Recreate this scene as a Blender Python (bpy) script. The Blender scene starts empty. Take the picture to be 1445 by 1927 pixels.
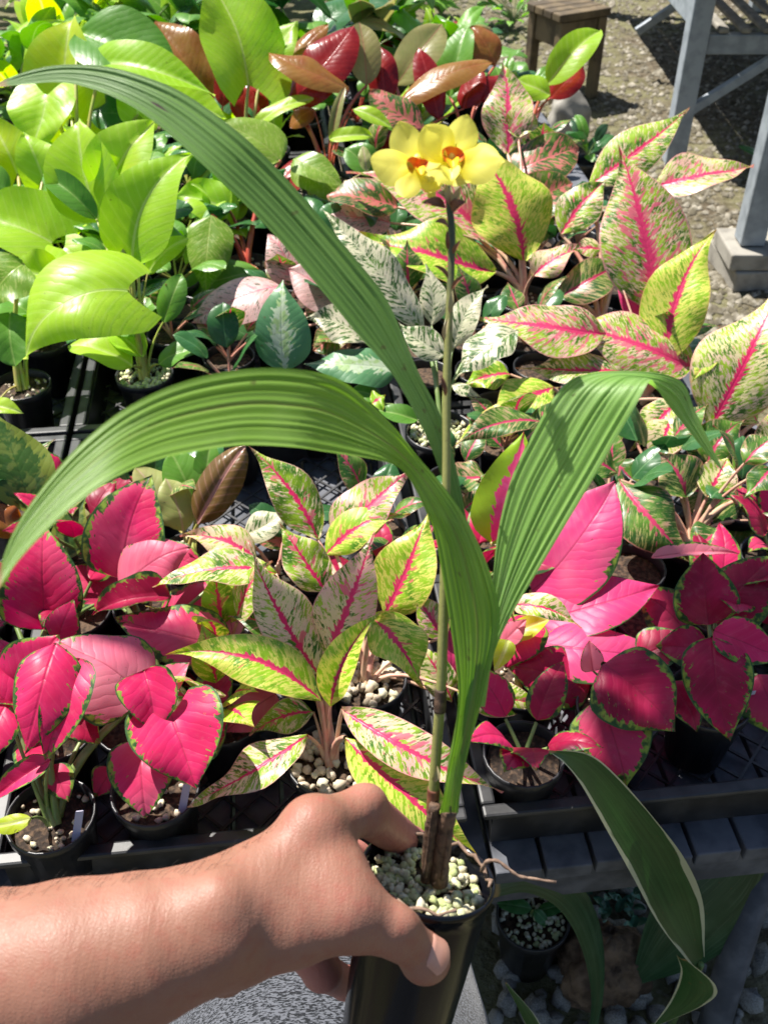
import bpy, math, random
import numpy as np
from mathutils import Vector, Matrix

# ------------------------------------------------------------------ camera
F, CX, CY, H = 1900.0, 722.5, 963.5, 1.5          # focal length in photo pixels, centre, camera height (m)
SP, CP = math.sin(math.radians(40)), math.cos(math.radians(40))
sc = bpy.context.scene
col = sc.collection
cam = bpy.data.cameras.new('camera')
camo = bpy.data.objects.new('camera', cam); col.objects.link(camo); sc.camera = camo
camo.location = (0, 0, H); camo.rotation_euler = (math.radians(50), 0, 0)
cam.sensor_fit = 'VERTICAL'; cam.sensor_height = 36; cam.lens = 36 * F / 1927
cam.clip_start = 0.02; cam.clip_end = 300
cam.dof.use_dof = True; cam.dof.focus_distance = 0.75; cam.dof.aperture_fstop = 17

# ------------------------------------------------------------------ sky, sun, exposure
SUN = Vector((-0.46, 0.42, 1.0)).normalized()      # towards the sun
w = bpy.data.worlds.new('World'); sc.world = w; w.use_nodes = True
nt = w.node_tree; bg = nt.nodes['Background']
sky = nt.nodes.new('ShaderNodeTexSky'); sky.sky_type = 'NISHITA'; sky.sun_disc = False
sky.sun_elevation = math.asin(SUN.z); sky.sun_rotation = math.atan2(SUN.x, SUN.y)
nt.links.new(sky.outputs[0], bg.inputs[0]); bg.inputs[1].default_value = 0.065
sl = bpy.data.lights.new('sun', 'SUN'); sl.energy = 5.0; sl.angle = math.radians(0.5); sl.color = (1, 0.955, 0.88)
slo = bpy.data.objects.new('sun', sl); col.objects.link(slo)
slo.rotation_euler = (-SUN).to_track_quat('-Z', 'Y').to_euler(); slo.location = (-2, 1, 5)
sc.view_settings.view_transform = 'Standard'; sc.view_settings.look = 'None'
sc.view_settings.exposure = 1.0; sc.view_settings.gamma = 1.0
sc.view_settings.use_curve_mapping = False

# ------------------------------------------------------------------ helpers: pixels to places
def c2w(x, y, z): return Vector((x, y * SP + z * CP, H + y * CP - z * SP))
def U(px, py, z): return c2w((px - CX) / F * z, -(py - CY) / F * z, z)
def dep(py, h): return (H - h) / (SP + CP * (py - CY) / F)      # depth of a pixel row on the level plane h
def onh(px, py, h): return U(px, py, dep(py, h))
CAMP = Vector((0, 0, H))
BA = math.radians(6.5)
def bw(u, v, h): return Vector((u * math.cos(BA) - v * math.sin(BA), u * math.sin(BA) + v * math.cos(BA), h))
RIM = 0.61                                                   # height of the pot rims on the bench

# ------------------------------------------------------------------ helpers: objects
ORG = {}
def empty(name, loc, label, cat, group=None):
    o = bpy.data.objects.new(name, None); col.objects.link(o); o.location = loc
    o.empty_display_size = 0.02
    ORG[o.name] = Vector(loc); o['label'] = label; o['category'] = cat
    if group: o['group'] = group
    return o
def root(o):
    while o.parent: o = o.parent
    return o
def mesh(name, V, Fc, smooth=True, uvs=None):
    me = bpy.data.meshes.new(name)
    me.from_pydata([tuple(map(float, p)) for p in V], [], [tuple(map(int, f)) for f in Fc])
    if smooth: me.polygons.foreach_set('use_smooth', [True] * len(me.polygons))
    if uvs:
        li = np.empty(len(me.loops), int); me.loops.foreach_get('vertex_index', li)
        for nm, a in uvs.items():
            l = me.uv_layers.new(name=nm); l.data.foreach_set('uv', np.asarray(a, float)[li].ravel())
    me.update()
    return me
def obj(name, V, Fc, mat, parent=None, smooth=True, uvs=None):
    V = np.asarray(V, float)
    loc = None
    if parent is not None:
        V = V - np.array(ORG.get(root(parent).name, Vector()))
    else:
        loc = V.mean(0); loc[2] = V[:, 2].min(); V = V - loc
    me = mesh(name, V, Fc, smooth, uvs)
    o = bpy.data.objects.new(name, me); col.objects.link(o)
    if mat: me.materials.append(mat)
    if parent is not None: o.parent = parent
    else: o.location = loc; ORG[o.name] = Vector(loc)
    return o
def tag(o, label, cat, group=None):
    o['label'] = label; o['category'] = cat
    if group: o['group'] = group
    return o
def inst(name, me, parent, loc, rot, scale):
    o = bpy.data.objects.new(name, me); col.objects.link(o); o.parent = parent
    o.location = Vector(loc) - ORG.get(root(parent).name, Vector()); o.rotation_euler = rot; o.scale = scale
    return o
def tubemesh(pts, rad, n=8, caps=True):
    pts = [Vector(p) for p in pts]; V = []; Fc = []
    up = Vector((0.3, 0.2, 1)).normalized(); prev = None
    m = len(pts)
    for i, p in enumerate(pts):
        t = (pts[min(i + 1, m - 1)] - pts[max(i - 1, 0)]).normalized()
        if prev is None:
            a = t.cross(up if abs(t.dot(up)) < 0.9 else Vector((1, 0, 0))).normalized()
        else: a = (prev - t * prev.dot(t)).normalized()
        prev = a; b = t.cross(a)
        r = rad[i] if hasattr(rad, '__len__') else rad
        for k in range(n):
            th = 2 * math.pi * k / n
            V.append(p + (a * math.cos(th) + b * math.sin(th)) * r)
    for i in range(m - 1):
        for k in range(n):
            k2 = (k + 1) % n
            Fc.append((i * n + k, i * n + k2, (i + 1) * n + k2, (i + 1) * n + k))
    if caps:
        Fc.append(tuple(range(n))[::-1]); Fc.append(tuple(range((m - 1) * n, m * n)))
    return V, Fc
def spline(pts, n):
    """Catmull-Rom through rows of numbers."""
    P = np.asarray(pts, float); m = len(P)
    Q = np.vstack([2 * P[0] - P[1], P, 2 * P[-1] - P[-2]])
    out = []
    for s in np.linspace(0, m - 1, n):
        i = min(int(s), m - 2); t = s - i
        a, b, c, d = Q[i], Q[i + 1], Q[i + 2], Q[i + 3]
        out.append(0.5 * (2 * b + (c - a) * t + (2 * a - 5 * b + 4 * c - d) * t * t + (3 * b - a - 3 * c + d) * t ** 3))
    return np.array(out)
def boxV(c, ax, ay, az):
    c, ax, ay, az = map(Vector, (c, ax, ay, az))
    V = [c + ax * i + ay * j + az * k for i in (-1, 1) for j in (-1, 1) for k in (-1, 1)]
    Fc = [(0, 1, 3, 2), (4, 6, 7, 5), (0, 4, 5, 1), (2, 3, 7, 6), (0, 2, 6, 4), (1, 5, 7, 3)]
    return V, Fc
def join(parts):
    V = []; Fc = []
    for v, f in parts:
        o = len(V); V += list(v); Fc += [tuple(i + o for i in q) for q in f]
    return V, Fc
def bevel(o, wd=0.003, seg=2):
    m = o.modifiers.new('bevel', 'BEVEL'); m.width = wd; m.segments = seg; m.limit_method = 'ANGLE'
    return o
def lathe(c, ax, prof, n=28):
    c = Vector(c); ax = Vector(ax).normalized()
    a = ax.cross(Vector((0.2, 1, 0.1))).normalized(); b = ax.cross(a)
    V = []; Fc = []
    for r, h in prof:
        for k in range(n):
            th = 2 * math.pi * k / n
            V.append(c + ax * h + (a * math.cos(th) + b * math.sin(th)) * r)
    for i in range(len(prof) - 1):
        for k in range(n):
            k2 = (k + 1) % n
            Fc.append((i * n + k, i * n + k2, (i + 1) * n + k2, (i + 1) * n + k))
    return V, Fc
# ------------------------------------------------------------------ material tools
class M:
    def __init__(s, name):
        s.mat = bpy.data.materials.new(name); s.mat.use_nodes = True
        s.nt = s.mat.node_tree; s.nt.nodes.clear()
        s.out = s.nt.nodes.new('ShaderNodeOutputMaterial')
    def n(s, t): return s.nt.nodes.new(t)
    def put(s, sock, v):
        if isinstance(v, bpy.types.NodeSocket): s.nt.links.new(v, sock)
        elif isinstance(v, (tuple, list)) and sock.type == 'RGBA': sock.default_value = (*v, 1) if len(v) == 3 else v
        else: sock.default_value = v
    def m(s, op, a, b=0.0, c=0.0, clamp=False):
        x = s.n('ShaderNodeMath'); x.operation = op; x.use_clamp = clamp
        for i, v in enumerate((a, b, c)): s.put(x.inputs[i], v)
        return x.outputs[0]
    def add(s, a, b): return s.m('ADD', a, b)
    def sub(s, a, b): return s.m('SUBTRACT', a, b)
    def mul(s, a, b): return s.m('MULTIPLY', a, b)
    def mad(s, a, b, c): return s.m('MULTIPLY_ADD', a, b, c)
    def mx(s, f, a, b):
        x = s.n('ShaderNodeMix'); x.data_type = 'RGBA'
        s.put(x.inputs[0], f); s.put(x.inputs[6], a); s.put(x.inputs[7], b)
        return x.outputs[2]
    def ss(s, x, lo, hi):
        r = s.n('ShaderNodeMapRange'); r.interpolation_type = 'SMOOTHSTEP'
        s.put(r.inputs[0], x); s.put(r.inputs[1], lo); s.put(r.inputs[2], hi)
        return r.outputs[0]
    def comb(s, x, y, z):
        c = s.n('ShaderNodeCombineXYZ')
        for i, v in enumerate((x, y, z)): s.put(c.inputs[i], v)
        return c.outputs[0]
    def noise(s, vec, scale=1.0, detail=2.0, rough=0.5, dist=0.0):
        x = s.n('ShaderNodeTexNoise'); s.put(x.inputs['Vector'], vec)
        x.inputs['Scale'].default_value = scale; x.inputs['Detail'].default_value = detail
        x.inputs['Roughness'].default_value = rough; x.inputs['Distortion'].default_value = dist
        return x.outputs[0]
    def sep(s, v):
        x = s.n('ShaderNodeSeparateXYZ'); s.put(x.inputs[0], v); return x.outputs
    def uv(s, nm):
        x = s.n('ShaderNodeUVMap'); x.uv_map = nm; return x.outputs[0]
    def ocoord(s): return s.n('ShaderNodeTexCoord').outputs['Object']
    def rnd(s): return s.n('ShaderNodeObjectInfo').outputs['Random']
    def bump(s, h, strength=0.3, dist=0.001):
        b = s.n('ShaderNodeBump'); s.put(b.inputs['Height'], h)
        b.inputs['Strength'].default_value = strength; b.inputs['Distance'].default_value = dist
        return b.outputs[0]
    def bsdf(s, colr, rough=0.5, nrm=None, spec=0.5, metal=0.0, **kw):
        p = s.n('ShaderNodeBsdfPrincipled'); s.put(p.inputs['Base Color'], colr)
        s.put(p.inputs['Roughness'], rough); p.inputs['Specular IOR Level'].default_value = spec
        p.inputs['Metallic'].default_value = metal
        for k, v in kw.items(): s.put(p.inputs[k], v)
        if nrm is not None: s.put(p.inputs['Normal'], nrm)
        return p.outputs[0]
    def surf(s, sh): s.nt.links.new(sh, s.out.inputs[0]); return s.mat
    def leafcoords(s):
        q = s.sep(s.uv('uv')); u = s.mad(q[0], 2.0, -1.0); v = q[1]
        q2 = s.sep(s.uv('met'))
        s.u, s.v, s.mx_, s.my = u, v, q2[0], q2[1]
        s.a = s.m('ABSOLUTE', u); s.am = s.m('ABSOLUTE', q2[0])
        s.r = s.mul(s.rnd(), 37.0)
        s.side = s.mad(s.m('SIGN', u), 3.1, s.r)
        s.vc = s.sub(s.my, s.mul(s.am, 0.85))
        s.edge = s.mul(s.a, 1.0)
    def streak(s, along, across, detail=2.5, off=0.0, rough=0.55):
        """noise drawn out along the side veins; along / across = features per metre"""
        return s.noise(s.comb(s.mul(s.vc, along), s.mul(s.am, across), s.add(s.side, off)), 1.0, detail, rough, 0.3)
    def blob(s, per_m, detail=2.0, off=0.0):
        return s.noise(s.comb(s.mul(s.mx_, per_m), s.mul(s.my, per_m), s.add(s.r, off)), 1.0, detail)
    def veins(s, spacing):
        x = s.m('ABSOLUTE', s.m('SINE', s.mul(s.vc, math.pi / spacing)))
        return s.m('SUBTRACT', 1.0, s.m('POWER', x, 0.35))
    def leaf(s, c, rough=0.38, trans=0.35, spacing=0.012, bump=0.5, tcol=None, spec=0.45, val=1.25, sat=1.15):
        sp = s.mul(s.ss(s.blob(170, 1.0, 50.0), 0.755, 0.79), 0.55)
        c = s.mx(sp, c, (0.12, 0.08, 0.03)); c = s.mx(s.mul(s.ss(s.blob(90, 4.0, 60.0), 0.55, 0.8), 0.06), c, (0.6, 0.6, 0.5))
        fine = s.noise(s.comb(s.mul(s.mx_, 900), s.mul(s.my, 900), s.r), 1.0, 2)
        mid = s.ss(s.am, 0.0, 0.0022)
        vd = s.add(s.vc, s.mul(s.blob(55, 1.0, 6.0), 0.012))
        x = s.m('ABSOLUTE', s.m('SINE', s.mul(vd, math.pi / spacing)))
        h = s.add(s.add(s.mul(s.m('POWER', x, 0.6), 0.5), s.mul(fine, 0.12)), s.mul(mid, 0.7))
        h = s.add(h, s.mul(s.blob(45, 1.0, 9.0), 1.6))
        nb = s.bump(h, bump * 0.55, 0.0016)
        hs = s.n('ShaderNodeHueSaturation'); s.put(hs.inputs['Color'], tcol or c)
        hs.inputs['Saturation'].default_value = sat; hs.inputs['Value'].default_value = val
        tr = s.n('ShaderNodeBsdfTranslucent'); s.put(tr.inputs[0], hs.outputs[0]); s.put(tr.inputs[1], nb)
        rr = s.mad(s.blob(45, 2.0, 4.0), 0.25, rough - 0.12)
        p = s.bsdf(c, rr, nb, spec)
        mixn = s.n('ShaderNodeMixShader'); mixn.inputs[0].default_value = trans
        s.nt.links.new(p, mixn.inputs[1]); s.nt.links.new(tr.outputs[0], mixn.inputs[2])
        return s.surf(mixn.outputs[0])

MAT = {}
def agl(name, cream, pale, green, lime, pink, thr=0.5, mid=0.05, blotch=0.35, rag=0.62, fleck=(250, 115), limeamt=0.5, trans=0.3, vary=0.10):
    """speckled aglaonema: pale ground, green flecks along the side veins, ragged pink midrib, pale edge"""
    m = M('leaf_' + name); m.leafcoords()
    big = m.blob(28, 2.0)
    rv = m.mul(m.sub(m.rnd(), 0.5), vary)
    base = m.mx(m.ss(big, 0.35, 0.65), cream, pale)
    gr = m.mx(m.ss(m.blob(40, 2.0, 5.0), 0.5 - limeamt * 0.3, 0.78 - limeamt * 0.3), green, lime)
    n1 = m.streak(fleck[0], fleck[1], 4.0, rough=0.66)
    n1b = m.add(m.add(n1, m.mul(m.sub(m.blob(35, 1.0, 2.0), 0.5), 0.16)), rv)
    c = m.mx(m.ss(n1b, thr - 0.014, thr + 0.014), base, gr)
    # pale green dots inside the green
    n3 = m.streak(fleck[0] * 2.2, fleck[1] * 2.4, 1.0, 11.0)
    c = m.mx(m.mul(m.ss(n3, 0.60, 0.66), 0.7), c, m.mx(0.35, lime, pale))
    # pink patches, more of them close to the midrib
    n2 = m.streak(120, 55, 2.5, 21.0)
    pm = m.add(m.sub(m.add(n2, m.mul(rv, 1.0)), m.mul(m.a, 0.16)), 0.0)
    c = m.mx(m.mul(m.ss(pm, 0.66 - blotch * 0.5, 0.68 - blotch * 0.5), 0.9), c, m.mx(0.25, pink, pale))
    # ragged pink midrib, wider near the base
    rg = m.streak(210, 60, 3.0, 31.0)
    wd = m.mul(m.add(mid, m.mul(m.m('POWER', rg, 3.0), rag)), m.mad(m.v, -0.9, 1.15))
    c = m.mx(m.sub(1.0, m.ss(m.sub(m.a, wd), -0.01, 0.02)), c, pink)
    c = m.mx(m.mul(m.ss(m.a, 0.945, 0.985), 0.8), c, m.mx(0.3, pale, pink))
    c = m.mx(m.mul(m.ss(m.v, 0.90, 1.0), 0.75), c, m.mx(0.5, pale, pink))
    MAT[name] = m.leaf(c, 0.36, trans)
CREAM, PALE = (0.74, 0.66, 0.34), (0.78, 0.56, 0.42)
GRN, LIM, PNK = (0.045, 0.15, 0.008), (0.34, 0.52, 0.03), (0.70, 0.03, 0.13)
agl('agl', CREAM, PALE, GRN, LIM, PNK, 0.485, 0.018, 0.14)
agl('aglp', (0.74, 0.62, 0.36), (0.78, 0.42, 0.38), GRN, LIM, (0.68, 0.05, 0.15), 0.525, 0.03, 0.28, 0.8)
agl('agll', (0.70, 0.68, 0.14), (0.60, 0.62, 0.12), (0.07, 0.22, 0.008), (0.28, 0.50, 0.02), (0.66, 0.04, 0.13), 0.47, 0.025, 0.16, 0.7, limeamt=0.8)
agl('agld', (0.36, 0.40, 0.12), (0.50, 0.30, 0.20), (0.03, 0.10, 0.014), (0.12, 0.26, 0.03), (0.55, 0.05, 0.13), 0.43, 0.045, 0.10, 0.4, (260, 60), 0.35)
agl('aglk', (0.20, 0.26, 0.07), (0.40, 0.20, 0.12), (0.03, 0.085, 0.012), (0.12, 0.22, 0.02), (0.66, 0.16, 0.16), 0.40, 0.015, 0.42, 0.15, (200, 70), 0.3)
agl('white', (0.62, 0.60, 0.40), (0.64, 0.58, 0.42), (0.03, 0.09, 0.016), (0.10, 0.22, 0.03), (0.55, 0.55, 0.36), 0.52, 0.02, 0.0, 0.1, (190, 80), 0.25, 0.25)
agl('pinkw', (0.72, 0.42, 0.40), (0.76, 0.50, 0.48), (0.05, 0.08, 0.03), (0.12, 0.16, 0.05), (0.68, 0.20, 0.24), 0.61, 0.02, 0.20, 0.1, (230, 90), 0.2, 0.35)

def pink(name, c1, c2, c3, edge, spots, trans=0.35):
    m = M('leaf_' + name); m.leafcoords()
    big = m.blob(22, 2.0)
    rv = m.sub(m.rnd(), 0.5)
    c = m.mx(m.ss(big, 0.3, 0.7), c1, c2)
    c = m.mx(m.mul(m.ss(m.add(m.blob(14, 1.0, 7.0), m.mul(rv, 0.75)), 0.52, 0.86), 0.8), c, c3)
    c = m.mx(m.mul(m.m('POWER', m.veins(0.014), 3.0), 0.45), c, c3)
    gcol = m.mx(m.ss(m.blob(120, 2.0, 3.0), 0.4, 0.62), (0.03, 0.085, 0.02), (0.26, 0.38, 0.05))
    n1 = m.streak(170, 110, 3.0, 13.0); n2 = m.blob(30, 2.0, 17.0)
    # distance in from the margin, ragged
    e = m.add(m.m('MAXIMUM', m.a, m.mad(m.v, 1.35, -0.42)), m.mad(n1, 0.55, -0.275))
    e = m.add(m.add(e, m.mul(m.sub(n2, 0.5), 0.5)), m.mul(rv, 0.10))
    c = m.mx(m.ss(e, edge, edge + 0.02), c, gcol)
    sp = m.add(m.streak(300, 150, 2.0, 41.0), m.mul(m.sub(m.a, 0.6), 0.22))
    c = m.mx(m.ss(sp, spots, spots + 0.02), c, gcol)
    c = m.mx(m.ss(m.a, 0.95, 0.975), c, (0.04, 0.11, 0.03))
    c = m.mx(m.mul(m.sub(1.0, m.ss(m.am, 0.0003, 0.0011)), 0.45), c, (0.30, 0.02, 0.05))
    MAT[name] = m.leaf(c, 0.42, trans, 0.014, 0.7, val=1.05, sat=1.05, spec=0.35)
pink('pink', (0.74, 0.03, 0.15), (0.62, 0.018, 0.10), (0.78, 0.14, 0.25), 0.83, 0.69)
pink('pinkl', (0.78, 0.19, 0.28), (0.76, 0.12, 0.22), (0.82, 0.34, 0.40), 0.90, 0.72, 0.4)
pink('pinkd', (0.24, 0.006, 0.035), (0.48, 0.012, 0.075), (0.62, 0.05, 0.14), 0.80, 0.68, 0.3)
pink('hot', (0.84, 0.055, 0.22), (0.82, 0.07, 0.25), (0.86, 0.20, 0.32), 0.97, 0.76, 0.45)

def plain(name, c1, c2, rib, trans=0.4, rough=0.36, ribw=0.0016, veinamt=0.35, fleck=None, spacing=0.016, back=None):
    m = M('leaf_' + name); m.leafcoords()
    rv = m.sub(m.rnd(), 0.5)
    c = m.mx(m.ss(m.add(m.blob(24, 2.0), m.mul(rv, 0.5)), 0.25, 0.75), c1, c2)
    if fleck: c = m.mx(m.mul(m.ss(m.streak(300, 110, 3.0), 0.53, 0.60), 0.7), c, fleck)
    c = m.mx(m.mul(m.m('POWER', m.veins(spacing), 2.0), veinamt), c, rib)
    c = m.mx(m.mul(m.sub(1.0, m.ss(m.am, ribw * 0.5, ribw)), 0.8), c, rib)
    if back:
        g = m.n('ShaderNodeNewGeometry'); c = m.mx(g.outputs['Backfacing'], c, back)
    MAT[name] = m.leaf(c, rough, trans, spacing, 0.55)
plain('lime', (0.36, 0.62, 0.03), (0.48, 0.72, 0.05), (0.64, 0.78, 0.24), 0.5, 0.36, 0.003, 0.6, spacing=0.019)
plain('limey', (0.54, 0.66, 0.03), (0.44, 0.68, 0.06), (0.66, 0.74, 0.22), 0.52, 0.38, 0.003, 0.6, spacing=0.019)
plain('green', (0.10, 0.26, 0.03), (0.14, 0.32, 0.04), (0.26, 0.42, 0.10), 0.35, 0.36, 0.002, 0.35)
plain('dgreen', (0.03, 0.11, 0.03), (0.045, 0.15, 0.04), (0.10, 0.22, 0.08), 0.2, 0.3, 0.0014, 0.25)
plain('spk', (0.18, 0.32, 0.03), (0.26, 0.40, 0.05), (0.36, 0.46, 0.10), 0.4, 0.36, 0.002, 0.2, (0.42, 0.50, 0.14))
plain('red', (0.22, 0.012, 0.016), (0.32, 0.02, 0.02), (0.40, 0.05, 0.05), 0.35, 0.25, 0.0025, 0.1)
plain('bronze', (0.30, 0.09, 0.03), (0.34, 0.17, 0.04), (0.42, 0.16, 0.06), 0.4, 0.27, 0.002, 0.1)
plain('olive', (0.26, 0.27, 0.09), (0.34, 0.30, 0.12), (0.40, 0.20, 0.12), 0.4, 0.32, 0.002, 0.1)
plain('brown', (0.13, 0.075, 0.02), (0.17, 0.10, 0.03), (0.60, 0.30, 0.26), 0.25, 0.28, 0.003, 0.55, spacing=0.013)
plain('tan', (0.44, 0.44, 0.17), (0.40, 0.45, 0.14), (0.56, 0.44, 0.28), 0.4, 0.42, 0.002, 0.3)
plain('fern', (0.18, 0.42, 0.05), (0.28, 0.55, 0.08), (0.34, 0.55, 0.14), 0.45, 0.4, 0.001, 0.1)

def centre(name, edgec, cc, pinkc, amt, rag=1.0, trans=0.3):
    """plain margin with a ragged centre of another colour"""
    m = M('leaf_' + name); m.leafcoords()
    n1 = m.streak(130, 60, 3.0); e = m.add(m.a, m.mul(m.sub(n1, 0.5), rag))
    e = m.add(e, m.mul(m.m('ABSOLUTE', m.sub(m.v, 0.45)), 0.5))
    c = m.mx(m.sub(1.0, m.ss(e, amt, amt + 0.04)), edgec, m.mx(m.ss(m.blob(90, 2.0, 3.0), 0.45, 0.6), cc, pinkc))
    c = m.mx(m.mul(m.sub(1.0, m.ss(m.am, 0.0006, 0.0014)), 0.6), c, cc)
    MAT[name] = m.leaf(c, 0.38, trans)
centre('silver', (0.10, 0.26, 0.11), (0.50, 0.60, 0.42), (0.36, 0.52, 0.22), 0.42, 1.3)
centre('limep', (0.34, 0.54, 0.03), (0.86, 0.10, 0.24), (0.84, 0.12, 0.28), 0.40, 0.9, 0.45)
centre('stripe', (0.20, 0.26, 0.04), (0.05, 0.12, 0.02), (0.14, 0.20, 0.04), 0.7, 1.4)

def ribbonmat(name, c1, c2, line, edge=None, stripes=26.0, trans=0.32, rough=0.38, blem=None, stain=None):
    m = M('leaf_' + name); m.leafcoords()
    n1 = m.noise(m.comb(m.mul(m.u, stripes), m.mul(m.my, 6.0), m.r), 1.0, 3.0)
    n2 = m.noise(m.comb(m.mul(m.u, stripes * 4), m.mul(m.my, 10.0), m.r), 1.0, 2.0)
    c = m.mx(m.ss(n1, 0.32, 0.68), c1, c2)
    c = m.mx(m.mul(m.ss(n2, 0.50, 0.68), 0.45), c, line)
    c = m.mx(m.mul(m.ss(m.blob(30, 3.0, 3.0), 0.5, 0.75), 0.25), c, line)
    if edge is not None:
        e = m.add(m.a, m.mul(m.sub(m.noise(m.comb(m.mul(m.u, 3.0), m.mul(m.my, 9.0), m.r), 1.0, 2.0), 0.5), 0.6))
        c = m.mx(m.ss(e, 0.84, 0.88), c, edge)
    if stain is not None:
        e = m.m('ABSOLUTE', m.sub(m.add(m.u, m.mul(m.sub(m.noise(m.comb(0.0, m.mul(m.my, 14.0), 3.0), 1.0, 2.0), 0.5), 0.1)), stain))
        f = m.mul(m.sub(1.0, m.ss(e, 0.0, 0.09)), m.ss(m.noise(m.comb(m.mul(m.u, 30.0), m.mul(m.my, 25.0), 5.0), 1.0, 3.0), 0.4, 0.62))
        c = m.mx(m.mul(f, 0.6), c, (0.30, 0.20, 0.12))
    if blem is not None:
        # a small dark scar on the blade
        e = m.add(m.m('ABSOLUTE', m.mul(m.sub(m.u, blem[0]), 10.0)), m.m('ABSOLUTE', m.mul(m.sub(m.my, blem[1]), 160.0)))
        e = m.add(e, m.mul(m.sub(m.blob(220, 2.0), 0.5), 1.4))
        c = m.mx(m.sub(1.0, m.ss(e, 0.8, 1.05)), c, (0.06, 0.035, 0.03))
    c = m.mx(m.mul(m.ss(m.blob(140, 2.0, 70.0), 0.70, 0.74), 0.6), c, (0.10, 0.09, 0.03))
    c = m.mx(m.ss(m.add(m.v, m.mul(m.blob(60, 2.0, 5.0), 0.02)), 0.985, 1.0), c, (0.30, 0.20, 0.08))
    h = m.add(m.mul(n2, 0.5), m.mul(m.noise(m.comb(m.mul(m.u, 150.0), m.mul(m.my, 20.0), m.r), 1.0, 1.0), 0.5))
    nb = m.bump(h, 0.35, 0.0006)
    hs = m.n('ShaderNodeHueSaturation'); m.put(hs.inputs['Color'], c); hs.inputs['Saturation'].default_value = 1.15; hs.inputs['Value'].default_value = 1.3
    tr = m.n('ShaderNodeBsdfTranslucent'); m.put(tr.inputs[0], hs.outputs[0])
    mixn = m.n('ShaderNodeMixShader'); mixn.inputs[0].default_value = trans
    m.nt.links.new(m.bsdf(c, rough, nb, 0.45), mixn.inputs[1]); m.nt.links.new(tr.outputs[0], mixn.inputs[2])
    MAT[name] = m.surf(mixn.outputs[0])
ribbonmat('orch', (0.15, 0.30, 0.035), (0.23, 0.41, 0.06), (0.34, 0.50, 0.17), trans=0.45, stain=0.12)
ribbonmat('orchs', (0.10, 0.21, 0.045), (0.14, 0.27, 0.06), (0.21, 0.34, 0.13), blem=(-0.12, 0.235))
ribbonmat('orchl', (0.19, 0.38, 0.07), (0.28, 0.49, 0.12), (0.44, 0.60, 0.30), trans=0.45)
ribbonmat('var', (0.025, 0.075, 0.02), (0.04, 0.11, 0.03), (0.06, 0.15, 0.045), (0.55, 0.56, 0.36), 10.0, 0.2, 0.3)
ribbonmat('dark', (0.02, 0.06, 0.024), (0.03, 0.085, 0.035), (0.10, 0.17, 0.10), None, 8.0, 0.15, 0.28)

def simple(name, c, rough=0.5, c2=None, scale=60.0, bump=0.0, bd=0.001, spec=0.5, detail=4.0, lo=0.35, hi=0.65, metal=0.0, **kw):
    m = M(name); o = m.ocoord()
    cc = c
    nz = m.noise(o, scale, detail)
    if c2 is not None: cc = m.mx(m.ss(m.add(nz, m.mul(m.sub(m.rnd(), 0.5), 0.2)), lo, hi), c, c2)
    nb = m.bump(nz, bump, bd) if bump else None
    MAT[name] = m.surf(m.bsdf(cc, rough, nb, spec, metal, **kw))
    return m
simple('pot_black', (0.012, 0.013, 0.016), 0.36, (0.03, 0.03, 0.034), 40, 0.08)
simple('tray_black', (0.014, 0.015, 0.017), 0.42, (0.045, 0.045, 0.047), 25, 0.15)
simple('tray_mesh', (0.03, 0.03, 0.032), 0.4, (0.06, 0.06, 0.064), 60, 0.1)
simple('pot_gloss', (0.004, 0.0045, 0.007), 0.16, (0.012, 0.013, 0.017), 14, 0.06, spec=0.25)
simple('bark', (0.10, 0.075, 0.05), 0.9, (0.20, 0.16, 0.12), 12, 0.8, 0.01)
simple('soil', (0.018, 0.010, 0.006), 0.9, (0.10, 0.06, 0.035), 160, 0.9, 0.004)
simple('pumice', (0.62, 0.55, 0.36), 0.85, (0.74, 0.70, 0.54), 220, 0.5, 0.0008)
simple('pumice_green', (0.38, 0.45, 0.16), 0.85, (0.66, 0.64, 0.44), 200, 0.5, 0.0008)
simple('pebble', (0.50, 0.40, 0.28), 0.7, (0.66, 0.57, 0.45), 120, 0.4, 0.0008)
simple('petiole_pink', (0.58, 0.26, 0.20), 0.42, (0.62, 0.42, 0.28), 60, 0.1)
simple('petiole_red', (0.42, 0.05, 0.04), 0.36, (0.50, 0.12, 0.06), 60, 0.1)
simple('petiole_lime', (0.36, 0.42, 0.08), 0.4, (0.42, 0.34, 0.10), 50, 0.1)
simple('petiole_green', (0.14, 0.22, 0.06), 0.4, (0.22, 0.28, 0.10), 60, 0.1)
simple('sheath', (0.50, 0.20, 0.10), 0.55, (0.60, 0.30, 0.16), 90, 0.2)
simple('root_dry', (0.16, 0.10, 0.07), 0.85, (0.26, 0.17, 0.12), 300, 0.8)
simple('husk', (0.055, 0.03, 0.018), 0.75, (0.15, 0.085, 0.05), 240, 0.9, 0.0015)
simple('wood_grey', (0.065, 0.07, 0.085), 0.75, (0.12, 0.125, 0.145), 30, 0.5, 0.002)
simple('steel_blue', (0.22, 0.25, 0.28), 0.5, (0.31, 0.345, 0.38), 22, 0.15)
simple('concrete', (0.20, 0.185, 0.16), 0.9, (0.31, 0.29, 0.25), 18, 0.6, 0.004)
simple('stool_wood', (0.07, 0.05, 0.028), 0.8, (0.16, 0.115, 0.06), 14, 0.5, 0.004)
simple('rock', (0.06, 0.035, 0.02), 0.9, (0.20, 0.13, 0.08), 30, 1.0, 0.012)
simple('gravel', (0.20, 0.185, 0.16), 0.85, (0.36, 0.34, 0.31), 9, 0.5, 0.004)
simple('gravel_far', (0.10, 0.085, 0.055), 0.9, (0.34, 0.31, 0.25), 24.0)
simple('tag_white', (0.42, 0.40, 0.52), 0.4)
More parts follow.
